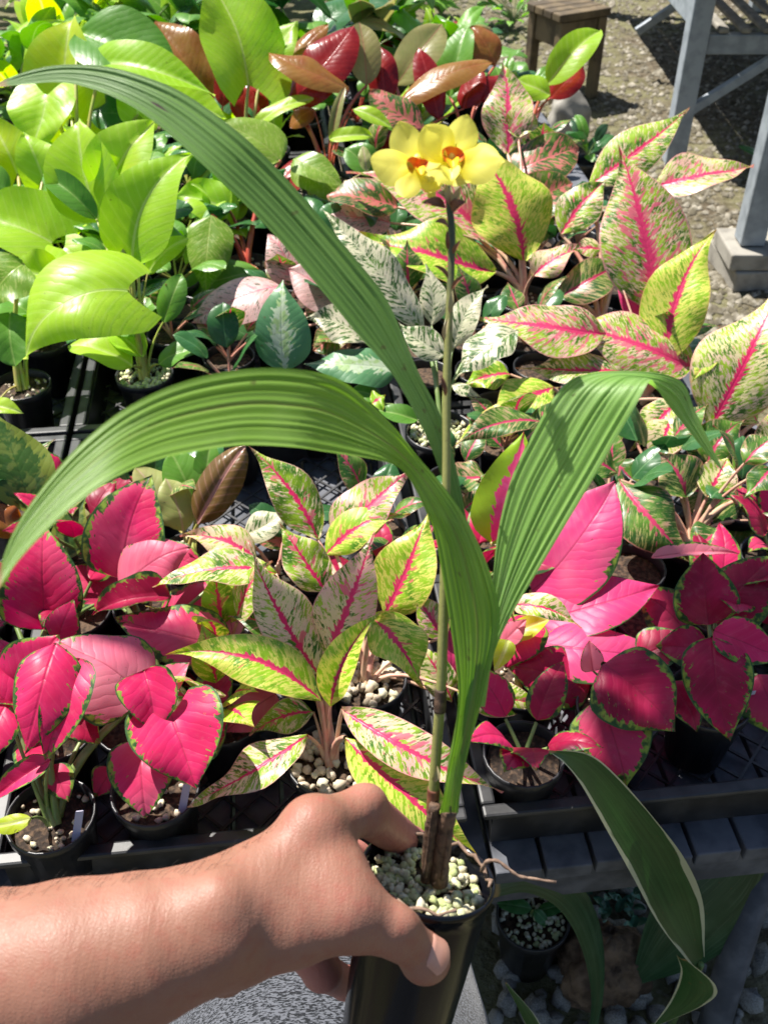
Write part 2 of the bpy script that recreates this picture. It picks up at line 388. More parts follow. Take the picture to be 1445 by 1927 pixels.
simple('sedum', (0.03, 0.14, 0.10), 0.4, (0.06, 0.20, 0.12), 60)
simple('bract', (0.14, 0.045, 0.025), 0.5, (0.24, 0.10, 0.05), 120, 0.2)
simple('bract_pale', (0.42, 0.36, 0.18), 0.55, (0.46, 0.30, 0.16), 120, 0.2)
simple('flower_yellow', (0.90, 0.80, 0.08), 0.5, (0.90, 0.84, 0.16), 90)
simple('lip_red', (0.90, 0.07, 0.01), 0.5, (0.92, 0.26, 0.01), 260)
simple('lip_orange', (0.90, 0.50, 0.01), 0.5, (0.90, 0.66, 0.02), 200)

# petals: yellow, deeper towards the heart, slightly see-through
m = M('petal'); m.leafcoords()
c = m.mx(m.ss(m.v, 0.0, 0.55), (0.91, 0.80, 0.02), (0.93, 0.88, 0.17))
c = m.mx(m.mul(m.ss(m.noise(m.comb(m.mul(m.u, 16), m.mul(m.my, 20), m.r), 1.0, 2.0), 0.5, 0.75), 0.25), c, (0.86, 0.80, 0.30))
MAT['petal'] = m.leaf(c, 0.5, 0.5, 0.006, 0.12, val=1.05, sat=1.05, spec=0.3)

# flower stalk: dark slate green at the top, olive lower down
m = M('stalk'); q = m.sep(m.uv('uv'))
c = m.mx(m.ss(m.add(q[1], m.mul(m.sub(m.noise(m.ocoord(), 60, 2), 0.5), 0.2)), 0.60, 0.86), (0.25, 0.25, 0.075), (0.045, 0.06, 0.03))
c = m.mx(m.mul(m.ss(m.noise(m.ocoord(), 420, 2), 0.62, 0.7), 0.5), c, (0.10, 0.07, 0.03))
MAT['stalk'] = m.surf(m.bsdf(c, 0.5, m.bump(m.noise(m.ocoord(), 500, 2), 0.2, 0.0005)))

# skin
m = M('skin'); o = m.ocoord()
n1 = m.noise(o, 26, 3); n2 = m.noise(o, 160, 3); n3 = m.noise(o, 900, 2)
c = m.mx(m.ss(n1, 0.3, 0.7), (0.265, 0.122, 0.080), (0.31, 0.148, 0.102))
c = m.mx(m.mul(m.ss(n2, 0.45, 0.75), 0.55), c, (0.28, 0.10, 0.068))
c = m.mx(m.mul(m.ss(m.noise(o, 320, 1), 0.74, 0.80), 0.35), c, (0.26, 0.10, 0.06))
q = m.sep(m.uv('uv'))                               # u: palm side
c = m.mx(q[0], c, (0.46, 0.17, 0.14))
c = m.mx(m.mul(q[1], m.mul(m.ss(n2, 0.25, 0.8), 0.6)), c, (0.36, 0.12, 0.09))
wv = m.n('ShaderNodeTexVoronoi'); wv.inputs['Scale'].default_value = 620; m.put(wv.inputs['Vector'], o); wv.feature = 'DISTANCE_TO_EDGE'
wr = m.n('ShaderNodeMapping'); m.put(wr.inputs[0], o); wr.inputs['Rotation'].default_value = (0.2, 0.3, -0.5); wr.inputs['Scale'].default_value = (420, 90, 90)
wrn = m.noise(wr.outputs[0], 1.0, 3.0)
h = m.add(m.add(m.mul(m.ss(wv.outputs[0], 0.0, 0.25), 0.16), m.mul(n3, 0.12)), m.add(m.mul(wrn, 0.8), m.mul(n2, 0.35)))
MAT['skin'] = m.surf(m.bsdf(c, m.mad(n3, 0.2, 0.40), m.bump(h, 0.5, 0.0007), 0.35, **{'Subsurface Weight': 0.12, 'Subsurface Radius': (0.006, 0.0025, 0.0015), 'Subsurface Scale': 1.0}))
simple('nail', (0.50, 0.23, 0.165), 0.3, (0.55, 0.28, 0.21), 80)
simple('hair', (0.02, 0.012, 0.008), 0.5)

# heathered knit
m = M('heather_knit'); q = m.ocoord()
mp = m.n('ShaderNodeMapping'); m.put(mp.inputs[0], q); mp.inputs['Scale'].default_value = (300, 720, 720); mp.inputs['Rotation'].default_value = (0, 0, 0.5)
n1 = m.noise(mp.outputs[0], 1.0, 2.5, 0.6)
c = m.mx(m.ss(n1, 0.44, 0.56), (0.006, 0.007, 0.009), (0.095, 0.10, 0.115))
MAT['knit'] = m.surf(m.bsdf(c, 0.9, m.bump(n1, 0.5, 0.0012), 0.2, **{'Sheen Weight': 0.2}))

# ground: brown earth, moss and fine grit
m = M('ground'); o = m.ocoord()
n1 = m.noise(o, 1.6, 5, 0.6); n2 = m.noise(o, 26, 5, 0.65); n3 = m.noise(o, 90, 3)
c = m.mx(m.ss(n2, 0.35, 0.68), (0.065, 0.048, 0.03), (0.19, 0.16, 0.11))
c = m.mx(m.mul(m.ss(n1, 0.42, 0.6), 0.55), c, (0.20, 0.20, 0.09))
c = m.mx(m.mul(m.ss(n3, 0.55, 0.7), 0.5), c, (0.23, 0.21, 0.17))
MAT['ground'] = m.surf(m.bsdf(c, 0.95, m.bump(m.add(n2, m.mul(n3, 0.4)), 0.9, 0.02), 0.2))
# ------------------------------------------------------------------ the setting: ground, gravel
rng = random.Random(7)
def struct(o): o['kind'] = 'structure'; return o
n = 60
gx = np.linspace(-1, 1, n); gx = np.sign(gx) * (np.abs(gx) ** 2.2) * 90
V = [(x, y + 3, 0.0) for y in gx for x in gx]
Fc = [(j * n + i, j * n + i + 1, (j + 1) * n + i + 1, (j + 1) * n + i) for j in range(n - 1) for i in range(n - 1)]
ground = struct(obj('ground', V, Fc, MAT['ground'], None))
def stonemesh(name, mat, seed):
    r = random.Random(seed); V = []; Fc = []
    a = 6; rows = 4
    V.append((0, 0, -1))
    for j in range(1, rows):
        ph = math.pi * j / rows
        for i in range(a):
            th = 2 * math.pi * (i + 0.5 * (j % 2)) / a; k = r.uniform(0.68, 1.2)
            V.append((k * math.sin(ph) * math.cos(th), k * math.sin(ph) * math.sin(th), -math.cos(ph) * r.uniform(0.75, 1.15)))
    V.append((0, 0, 1)); L = len(V) - 1
    for i in range(a):
        Fc.append((0, 1 + (i + 1) % a, 1 + i)); Fc.append((L, L - a + i, L - a + (i + 1) % a))
    for j in range(rows - 2):
        for i in range(a):
            p, q = 1 + j * a + i, 1 + j * a + (i + 1) % a
            Fc.append((p, q, q + a, p + a))
    me = mesh(name, V, Fc, True); me.materials.append(MAT[mat]); return me
PUM = [stonemesh('pumice_stone', 'pumice' if k % 2 else 'pumice_green', k) for k in range(6)]
PEB = [stonemesh('pebble', 'pebble' if k % 3 else 'pumice', 20 + k) for k in range(5)]
GRA = [stonemesh('gravel_stone', 'gravel', 40 + k) for k in range(5)]
# stones on the floor in front of the bench: pieces of the ground
for k in range(150):
    px, py = rng.uniform(930, 1470), rng.uniform(1560, 1960)
    p = onh(px, py, 0); s = rng.uniform(0.009, 0.024)
    inst('gravel_stone', GRA[k % 5], ground, p + Vector((0, 0, s * 0.4)), (rng.random() * 6, rng.random() * 6, rng.random() * 6), (s, s * rng.uniform(0.7, 1.2), s * 0.75))
# uncounted small gravel beyond the bench, real stones in one object
V = []; Fc = []
for k in range(9000):
    px, py = rng.uniform(830, 1600), -80 + 720 * rng.random() ** 1.3
    p = onh(px, py, 0); s = rng.uniform(0.008, 0.02)
    o = len(V); a = rng.random() * 6
    for i in range(4): V.append(p + Vector((s * math.cos(a + i * 1.57) * rng.uniform(0.7, 1.2), s * math.sin(a + i * 1.57), s * 0.15)))
    V.append(p + Vector((rng.uniform(-.3, .3) * s, rng.uniform(-.3, .3) * s, s * 0.95)))
    Fc += [(o + i, o + (i + 1) % 4, o + 4) for i in range(4)]
gs = obj('gravel', V, Fc, MAT['gravel_far'], None); gs['kind'] = 'stuff'
gs['label'] = 'fine brown and grey gravel strewn over the earth beyond the bench'; gs['category'] = 'gravel'

# ------------------------------------------------------------------ the plant bench
bench = empty('plant_bench', bw(0, 1.9, 0), 'low grey slatted bench carrying black trays of potted foliage plants', 'bench')
U0, U1, V0, V1 = -0.88, 0.80, 0.565, 3.40
ux, vx = Vector((math.cos(BA), math.sin(BA), 0)), Vector((-math.sin(BA), math.cos(BA), 0))
k = 0; u = U0
while u < U1:
    wd = 0.056
    c = bw(u + wd / 2, (V0 + V1) / 2, 0.488 + rng.uniform(-0.0015, 0.0015))
    v, f = boxV(c, ux * (wd / 2 - 0.0025), vx * ((V1 - V0) / 2 + rng.uniform(-0.003, 0.003)), Vector((0, 0, 0.011)))
    bevel(obj('slat', v, f, MAT['wood_grey'], bench, False), 0.002)
    u += wd; k += 1
def bench_bar(name, c, ax, ay, az, mat='wood_grey'):
    v, f = boxV(c, ax, ay, az); return bevel(obj(name, v, f, MAT[mat], bench, False), 0.002)
for vv in (V0 + 0.035, 1.95, V1 - 0.03):
    bench_bar('rail', bw((U0 + U1) / 2, vv, 0.445), ux * ((U1 - U0) / 2 - 0.004), vx * 0.02, Vector((0, 0, 0.031)))
for uu in (U0 + 0.05, -0.32, U1 - 0.06):
    for vv in (V0 + 0.08, V1 - 0.08):
        bench_bar('leg', bw(uu, vv, 0.207), ux * 0.022, vx * 0.022, Vector((0, 0, 0.207)))
# diagonal brace under the front, seen by the floor plants
b0, b1 = U(1440, 1600, 1.33), U(1325, 1990, 1.42)
V, Fc = tubemesh([b0, b0.lerp(b1, 0.5), b1], [0.022] * 3, 10)
obj('brace', V, Fc, MAT['wood_grey'], bench)

# ------------------------------------------------------------------ trays
def traymesh(wu, wv):
    hu, hv = wu / 2, wv / 2; t = 0.004; parts = []; top = 0.07
    rim = []
    for s in (-1, 1):
        rim.append(boxV((0, s * (hv - 0.008), top), (hu, 0, 0), (0, 0.008, 0), (0, 0, 0.004)))
        rim.append(boxV((s * (hu - 0.008), 0, top), (0.008, 0, 0), (0, hv - 0.0161, 0), (0, 0, 0.004)))
    wall = []
    for s in (-1, 1):
        wall.append(boxV((0, s * (hv - 0.016), 0.034), (hu - 0.014, 0, 0), (0, t / 2, 0), (0, 0, 0.0315)))
        wall.append(boxV((s * (hu - 0.016), 0, 0.034), (t / 2, 0, 0), (0, hv - 0.019, 0), (0, 0, 0.0315)))
    lat = []
    st = 0.042; L = (hu + hv)
    for sgn in (1, -1):
        d = -L
        while d < L:
            # line x - sgn*y = d clipped to the floor
            ys = [y for y in (-hv + .018, hv - .018)]
            x0, x1 = d + sgn * ys[0], d + sgn * ys[1]
            p, q = Vector((x0, ys[0], 0)), Vector((x1, ys[1], 0))
            dirv = q - p; ts = [0.0, 1.0]
            lim = hu - .018
            tt = sorted([(-lim - p.x) / dirv.x, (lim - p.x) / dirv.x])
            a, b = max(0, tt[0]), min(1, tt[1])
            if b - a > 0.03:
                A, B = p + dirv * a, p + dirv * b; c = (A + B) / 2; hl = (B - A) / 2; nn = hl.normalized().cross(Vector((0, 0, 1)))
                lat.append(boxV(c + Vector((0, 0, 0.008 + 0.0005 * sgn)), hl, nn * 0.0017, (0, 0, 0.0014)))
            d += st
    out = []
    for nm, pr, mt in (('rim', rim, 'tray_black'), ('wall', wall, 'tray_black'), ('lattice_floor', lat, 'tray_mesh')):
        v, f = join(pr); me = mesh(nm, v, f, False); me.materials.append(MAT[mt]); out.append((nm, me))
    return out
TM = traymesh(0.495, 0.372)
for ci, cu in enumerate((-0.595, -0.092, 0.420)):
    for ri in range(7):
        cv = 0.775 + ri * 0.38
        t = empty('nursery_tray', bw(cu, cv, 0.501), 'shallow black plastic tray with lattice floor standing on the slatted bench', 'tray', 'black nursery trays on the bench')
        t.rotation_euler = (0, 0, BA)
        for nm, me in TM:
            o = bpy.data.objects.new(nm, me); col.objects.link(o); o.parent = t
            if nm == 'rim': bevel(o, 0.003)

# ------------------------------------------------------------------ beyond: the other bench, stool, pavers
fb = empty('steel_bench', Vector((1.65, 4.6, 0)), 'tall blue-grey square-legged bench standing on gravel with slatted lower shelf', 'bench')
def fbar(name, a, b, hx, hy, mat='steel_blue'):
    a, b = Vector(a), Vector(b); t = (b - a); L = t.length / 2; t.normalize()
    s = t.cross(Vector((0, 0, 1)) if abs(t.z) < 0.9 else Vector((0, 1, 0))).normalized(); q = t.cross(s)
    v, f = boxV((a + b) / 2, t * L, s * hx, q * hy); return bevel(obj(name, v, f, MAT[mat], fb, False), 0.006)
XL = 1.135
for x in (XL, 2.1):
    for y, z0 in ((2.95, 0.125), (3.93, 0.0), (6.2, 0.0)):
        fbar('leg', (x, y, z0), (x, y, 0.80), 0.038, 0.038)
for x in (XL, 2.1):
    fbar('side_rail', (x, 3.97, 0.545), (x, 6.15, 0.545), 0.02, 0.06)
    fbar('top_rail', (x, 2.9, 0.835), (x, 6.3, 0.835), 0.035, 0.034)
for y in (3.93, 5.0, 6.2):
    fbar('cross_rail', (XL + 0.04, y, 0.44), (2.06, y, 0.44), 0.02, 0.035)
    fbar('brace', (XL + 0.03, y, 0.20), (XL + 0.33, y, 0.41), 0.016, 0.018)
for i in range(12):
    fbar('shelf_slat', (XL + 0.09 + i * 0.08, 3.90, 0.49), (XL + 0.09 + i * 0.08, 6.1, 0.49), 0.018, 0.010, 'concrete')
for i in range(11):
    fbar('top_slat', (XL + 0.03 + i * 0.09, 2.9, 0.882), (XL + 0.03 + i * 0.09, 6.3, 0.882), 0.042, 0.012)
def paver(c, hx, hy, hz, rz, label):
    r = Matrix.Rotation(rz, 3, 'Z')
    v, f = boxV(c, r @ Vector((hx, 0, 0)), r @ Vector((0, hy, 0)), Vector((0, 0, hz)))
    return tag(bevel(obj('concrete_paver', v, f, MAT['concrete'], None, False), 0.006, 2), label, 'paver')
paver((1.20, 2.98, 0.034), 0.13, 0.12, 0.033, 0.1, 'grey concrete paver lying on the gravel, lower of two under the bench leg')
paver((1.19, 2.96, 0.095), 0.13, 0.10, 0.0265, 0.0, 'brownish concrete paver, upper of two stacked under the bench leg')
# stool
so = onh(1052, 178, 0)
st = empty('wooden_stool', so, 'weathered square wooden stool standing alone on the gravel path', 'stool')
a = 0.125; hz = 0.36
def sbar(name, c, x, y, z):
    r = Matrix.Rotation(0.5, 3, 'Z')
    v, f = boxV(so + r @ Vector(c), r @ Vector((x, 0, 0)), r @ Vector((0, y, 0)), Vector((0, 0, z)))
    bevel(obj(name, v, f, MAT['stool_wood'], st, False), 0.005)
for i in range(4): sbar('seat_board', (0, -a + (i + 0.5) * a / 2, hz), a + 0.01, a / 4 - 0.002, 0.016)
for x in (-1, 1):
    for y in (-1, 1): sbar('leg', (x * (a - 0.025), y * (a - 0.025), hz / 2 - 0.009), 0.022, 0.022, hz / 2 - 0.009)
for y in (-1, 1): sbar('apron', (0, y * (a - 0.025), hz - 0.085), a - 0.049, 0.012, 0.065)
for x in (-1, 1): sbar('apron', (x * (a - 0.025), 0, hz - 0.06), 0.012, a - 0.049, 0.065)
# ------------------------------------------------------------------ leaves and potted plants
SHAPE = {
 'lance': [(0, .03), (.05, .28), (.14, .66), (.28, .95), (.40, 1), (.55, .88), (.69, .58), (.80, .30), (.88, .13), (.95, .05), (1, .0)],
 'narrow': [(0, .1), (.1, .5), (.3, .95), (.5, 1), (.7, .8), (.88, .4), (1, 0)],
 'ovate': [(0, .05), (.04, .45), (.12, .82), (.28, 1), (.46, .97), (.66, .74), (.82, .42), (.93, .16), (1, 0)],
 'ellip': [(0, .05), (.06, .42), (.2, .82), (.4, 1), (.6, .97), (.8, .72), (.92, .42), (1, .02)],
 'heart': [(0, .52), (.05, .80), (.15, .97), (.26, 1), (.45, .90), (.65, .65), (.80, .38), (.92, .14), (1, 0)],
 'petal': [(0, .2), (.12, .48), (.33, .88), (.52, 1), (.70, .90), (.85, .62), (.94, .34), (1, .04)],
}
for kk in SHAPE: SHAPE[kk] = (np.array([p[0] for p in SHAPE[kk]]), np.array([p[1] for p in SHAPE[kk]]))
def prof(shape, v):
    xs, ys = SHAPE[shape]
    # smooth (monotone-ish) interpolation: Hermite with finite differences
    d = np.gradient(ys, xs); i = np.clip(np.searchsorted(xs, v) - 1, 0, len(xs) - 2)
    h = xs[i + 1] - xs[i]; t = (v - xs[i]) / h
    r = (2*t**3 - 3*t**2 + 1) * ys[i] + (t**3 - 2*t**2 + t) * h * d[i] + (-2*t**3 + 3*t**2) * ys[i+1] + (t**3 - t**2) * h * d[i+1]
    return np.maximum(r, 0.0)
NU, NV = 10, 20
UU = np.linspace(-1, 1, NU + 1); SS = np.linspace(0, 1, NV + 1); VV = 0.55 * SS + 0.45 * (0.5 - 0.5 * np.cos(np.pi * SS))
LF = [(j * (NU + 1) + i, j * (NU + 1) + i + 1, (j + 1) * (NU + 1) + i + 1, (j + 1) * (NU + 1) + i) for j in range(NV) for i in range(NU)]
def leafmesh(B, T, width, nrm, shape='lance', arch=0.1, fold=0.18, curl=0.2, wave=0.05, bend=0.0, twist=0.0, droop=0.0, freq=3.0, seed=0, lobes=None):
    r = np.random.RandomState(seed % 100000)
    B, T = np.array(B, float), np.array(T, float); ax = T - B; L = np.linalg.norm(ax); t0 = ax / L
    nv = np.array(nrm, float); nv -= t0 * nv.dot(t0); nv /= np.linalg.norm(nv); s0 = np.cross(t0, nv)
    u = UU[None, :]; v = VV[:, None]
    bulge = 4 * v * (1 - v)
    cl = B + ax * VV[:, None] + nv * (arch * L * bulge) + s0 * (bend * L * bulge) + np.array([0, 0, -1]) * (droop * L * v ** 3)
    tg = np.gradient(cl, axis=0); tg /= np.linalg.norm(tg, axis=1)[:, None]
    tw = twist * (VV - 0.3) + 0.0
    sd = np.cross(tg, nv[None, :]); sd /= np.linalg.norm(sd, axis=1)[:, None]; nn = np.cross(sd, tg)
    c, s = np.cos(tw)[:, None], np.sin(tw)[:, None]
    sd, nn = sd * c + nn * s, nn * c - sd * s
    asym = 1 + r.uniform(-.08, .08) * u
    hw = (width / 2) * prof(shape, VV)[:, None] * asym
    x = hw * u
    ph = r.uniform(0, 6, 4)
    au = np.abs(u)
    z = fold * hw * au - curl * hw * au ** 2
    z = z + wave * width * (au ** 2) * np.where(u > 0, np.sin(v * freq * 6.28 + ph[0]), np.sin(v * freq * 6.1 + ph[1]))
    z = z + 0.02 * width * np.sin(v * 9 + ph[2]) * np.sin(u * 3 + ph[3])
    lb = (0.30 if shape == 'heart' else 0.0) if lobes is None else lobes
    back = -lb * width * (au ** 1.5) * np.clip(1 - v / 0.35, 0, 1) ** 1.2
    P = cl[:, None, :] + sd[:, None, :] * x[..., None] + nn[:, None, :] * z[..., None] + tg[:, None, :] * back[..., None]
    uv = np.stack([np.broadcast_to(u * .5 + .5, x.shape), np.broadcast_to(v, x.shape)], -1).reshape(-1, 2)
    met = np.stack([x, np.broadcast_to(v * L, x.shape) + back], -1).reshape(-1, 2)
    return P.reshape(-1, 3), uv, met
SHP = {'agl': 'lance', 'aglp': 'lance', 'agll': 'lance', 'agld': 'lance', 'aglk': 'ellip', 'white': 'lance', 'pinkw': 'ovate',
       'pink': 'ovate', 'pinkl': 'ovate', 'pinkd': 'ovate', 'hot': 'ovate', 'lime': 'heart', 'limey': 'heart', 'green': 'ellip', 'dgreen': 'ellip',
       'spk': 'ovate', 'red': 'ellip', 'bronze': 'ellip', 'olive': 'ellip', 'brown': 'ellip', 'tan': 'ellip', 'silver': 'ovate', 'limep': 'ovate', 'stripe': 'lance', 'fern': 'ovate', 'dark': 'ellip', 'var': 'narrow'}
SEED = [100]
def place_leaf(parent, mat, Bp, Tp, wpx, zb, zt, shape=None, up=1.1, name='leaf', face=None, w_m=None, **kw):
    SEED[0] += 17; r = random.Random(SEED[0])
    B, T = U(*Bp, zb), U(*Tp, zt)
    mid = (B + T) / 2; toc = (CAMP - mid).normalized()
    ax = (T - B).normalized()
    nv = toc * 0.75 + Vector((0, 0, up)) + Vector((r.uniform(-.25, .25), r.uniform(-.25, .25), 0))
    if face is not None: nv = nv + Vector(face)
    nv = (nv - ax * nv.dot(ax)).normalized()
    sd = ax.cross(nv); vis = sd - toc * sd.dot(toc)
    pr = ax - toc * ax.dot(toc); pr.normalize()
    vis = (vis - pr * vis.dot(pr)).length
    wm = w_m or wpx / F * ((zb + zt) / 2) / max(vis, 0.5)
    sh = shape or SHP.get(mat, 'lance')
    d = dict(arch=r.uniform(.05, .13), fold=r.uniform(.1, .35), curl=r.uniform(.1, .4), wave=r.uniform(.02, .05), bend=r.uniform(-.05, .05), twist=r.uniform(-.35, .35), freq=r.uniform(1.2, 2.6))
    if mat in ('lime', 'limey', 'green'): d['wave'] = r.uniform(.03, .07); d['freq'] = r.uniform(.8, 1.6); d['curl'] = r.uniform(.0, .35); d['fold'] = r.uniform(.2, .6)
    if mat.startswith('pink') or mat == 'hot': d['wave'] = r.uniform(.01, .03)
    if mat.startswith('agl') or mat == 'white': d['wave'] = r.uniform(.04, .09); d['twist'] = r.uniform(-.7, .7); d['bend'] = r.uniform(-.09, .09); d['fold'] = r.uniform(.2, .5); wm *= .92
    d.update(kw)
    P, uv, met = leafmesh(B, T, wm, nv, sh, seed=SEED[0], **d)
    o = obj(name, P, LF, MAT[mat], parent, True, {'uv': uv, 'met': met})
    return o
def petiole(parent, A, Bpt, r0, r1, mat, sag=0.0, name='stalk'):
    A, Bpt = Vector(A), Vector(Bpt); L = (Bpt - A).length
    if L < 0.008: return
    vd = (Bpt - CAMP).normalized(); Bpt = Bpt + vd * .004
    m1 = A + Vector((0, 0, 1)) * L * 0.40 + (Bpt - A) * 0.2 + vd * min(.05, L * .28)
    pts = [(1 - t) ** 2 * A + 2 * t * (1 - t) * m1 + t * t * Bpt for t in np.linspace(0, 1, 7)]
    V, Fc = tubemesh(pts, list(np.linspace(r0, r1, 7)), 6, False)
    obj(name, V, Fc, MAT[mat], parent)
POTS = []
POTPROF = lambda r, h: [(r * .70, -h), (r * .72, -h), (r * .95, -.014), (r * 1.02, -.013), (r * 1.03, -.001), (r * 1.0, 0), (r * .96, -.002), (r * .92, -.02), (r * .80, -h * .6)]
def potted(label, cat, px, py, r, leaves, pet='petiole_pink', fill='soil', name='potted_plant', rim=RIM, group=None, ph=0.1, dz=0.0, stepd=0.007, stems=True, tagp=False):
    z = dep(py, rim); C = U(px, py, z)
    POTS.append((C.x, C.y, r))
    e = empty(name, (C.x, C.y, rim - ph), label, cat, group)
    V, Fc = lathe(C, (0, 0, 1), POTPROF(r, ph), 26)
    obj('pot', V, Fc, MAT['pot_black'], e)
    rr = random.Random(int(px * 7 + py))
    # soil: bumpy disc
    rings, seg = 6, 20; V = [C + Vector((0, 0, -.012))]; Fc = []
    for i in range(1, rings + 1):
        for k in range(seg):
            a = 6.283 * k / seg; q = r * .93 * i / rings
            V.append(C + Vector((q * math.cos(a), q * math.sin(a), -.014 + rr.uniform(-.003, .003))))
    for k in range(seg):
        Fc.append((0, 1 + k, 1 + (k + 1) % seg))
        for i in range(rings - 1):
            b = 1 + i * seg; Fc.append((b + k, b + seg + k, b + seg + (k + 1) % seg, b + (k + 1) % seg))
    obj('soil', V, Fc, MAT['soil'], e)
    if fill != 'soil':
        lst = PEB if fill == 'pebble' else PUM
        s0 = .0068 if fill == 'pebble' else .0045
        cnt = int(1.35 * (r / s0) ** 2)
        for k in range(min(cnt, 150)):
            a, q = rr.random() * 6.283, r * .90 * math.sqrt(rr.random()); s = s0 * rr.uniform(.65, 1.25)
            inst('pebble' if fill == 'pebble' else 'pumice_stone', lst[k % len(lst)], e, C + Vector((q * math.cos(a), q * math.sin(a), -.011 + rr.uniform(0, .004))), (rr.random() * 6, rr.random() * 6, rr.random() * 6), (s, s * rr.uniform(.7, 1), s * .8))
    elif r > 0.03:
        for k in range(26):
            a, q = rr.random() * 6.283, r * .88 * math.sqrt(rr.random()); s = rr.uniform(.002, .005)
            inst('pebble', PEB[k % 5], e, C + Vector((q * math.cos(a), q * math.sin(a), -.011)), (rr.random() * 6, rr.random() * 6, 0), (s, s, s * .7))
    base = C + Vector((0, 0, -.012))
    if tagp:
        c = C + Vector((r * .75, -r * .4, 0.006)); v, f = boxV(c, Vector((.0042, .0, .0008)), Vector((0, .0004, 0)), Vector((.004, .006, .017)))
        obj('plant_tag', v, f, MAT['tag_white'], e, False)
    for i, L in enumerate(leaves):
        mat, Bp, Tp, wpx = L[0], L[1], L[2], L[3]; op = dict(L[4]) if len(L) > 4 else {}
        if Tp[1] > Bp[1] + 40: op['d'] = op.get('d', 0.0) - .03; op.setdefault('dt', -.015)
        d = op.pop('d', 0.0) + dz + 0.5 * stepd * len(leaves) - stepd * i; dt = op.pop('dt', 0.0)
        st = op.pop('stem', True)
        o = place_leaf(e, mat, Bp, Tp, wpx, z + d, z + d + dt, **op)
        if stems and st:
            wv = U(*Bp, z + d)
            rad = min(max(wpx / F * z * 0.045, .0016), .0042)
            petiole(e, base + Vector((rr.uniform(-.006, .006), rr.uniform(-.006, .006), 0)), wv, rad * 1.5, rad * .8, pet)
    return e
# ------------------------------------------------------------------ the potted plants, row by row (leaves listed back to front, in photo pixels)
D = lambda **k: k
# --- front row
potted('bright pink aglaonema in a black pot at the corner of the front tray', 'plant', 95, 1532, .044, [
    ('pinkd', (100, 1440), (130, 1510), 60),
    ('pinkd', (175, 1360), (215, 1265), 96, D(d=.04)),
    ('pinkd', (120, 1330), (190, 1400), 80, D(d=.03)),
    ('pink', (40, 1300), (112, 1195), 125, D(fold=.4)),
    ('pinkl', (275, 1310), (108, 1205), 175, D(d=.02, arch=.12, shape='ovate')),
    ('pink', (20, 1330), (-60, 1250), 110),
    ('pink', (150, 1240), (85, 1432), 88, D(arch=.15, fold=.5, dt=-.03, curl=.1)),
    ('pink', (105, 1212), (48, 1420), 122, D(arch=.16, dt=-.03, curl=.45)),
    ('pink', (10, 1330), (-20, 1440), 80, D(dt=-.02)),
    ('pink', (95, 1430), (-20, 1512), 45, D(fold=.7, curl=0)),
    ('limey', (60, 1540), (-15, 1555), 34, D(shape='ellip')),
], pet='petiole_green', tagp=True)
potted('pink aglaonema with a cupped heart-shaped leaf over its black pot', 'plant', 292, 1482, .045, [
    ('pinkd', (215, 1445), (180, 1500), 60, D(d=.02)),
    ('pinkd', (350, 1400), (430, 1340), 90, D(d=.03)),
    ('pinkd', (380, 1330), (440, 1270), 80, D(d=.05)),
    ('pinkd', (300, 1300), (215, 1310), 60, D(d=.02)),
    ('pinkl', (300, 1322), (358, 1246), 62, D(fold=.5)),
    ('pink', (268, 1392), (276, 1540), 128, D(dt=-.03, arch=.14)),
    ('pink', (272, 1262), (292, 1380), 108, D(fold=.7, curl=.1, twist=.6)),
    ('pink', (322, 1345), (369, 1484), 182, D(dt=-.03, arch=.10, fold=.55, curl=.15, shape='heart', lobes=.18)),
], pet='petiole_green', tagp=True)
potted('speckled aglaonema with pink midribs in a black pot of pale pebbles', 'plant', 622, 1425, .046, [
    ('pinkl', (520, 1305), (425, 1378), 90, D(d=.03, stem=False)),
    ('agl', (520, 1080), (278, 1113), 72, D(d=.05, fold=.5, bend=.06)),
    ('agld', (560, 1190), (430, 1160), 76, D(d=.05)),
    ('agl', (590, 1340), (470, 1385), 70, D(d=.03)),
    ('agl', (612, 1112), (526, 985), 92, D(d=.05)),
    ('agl', (600, 1270), (466, 1018), 118, D(d=.02, bend=-.06, arch=.05)),
    ('aglp', (612, 1240), (704, 1000), 122, D(d=.02, bend=.03)),
    ('agl', (578, 1385), (352, 1518), 84, D(dt=-.02)),
    ('agll', (605, 1318), (312, 1232), 104, D(bend=.07, arch=.14)),
    ('agll', (622, 1330), (719, 1148), 72, D(fold=.9, curl=0, twist=.5, bend=-.08)),
    ('aglp', (645, 1335), (948, 1490), 96, D(arch=.14, bend=.08, dt=-.02)),
    ('agll', (650, 1388), (900, 1612), 124, D(arch=.10, bend=.06, dt=-.03)),
], fill='pebble')
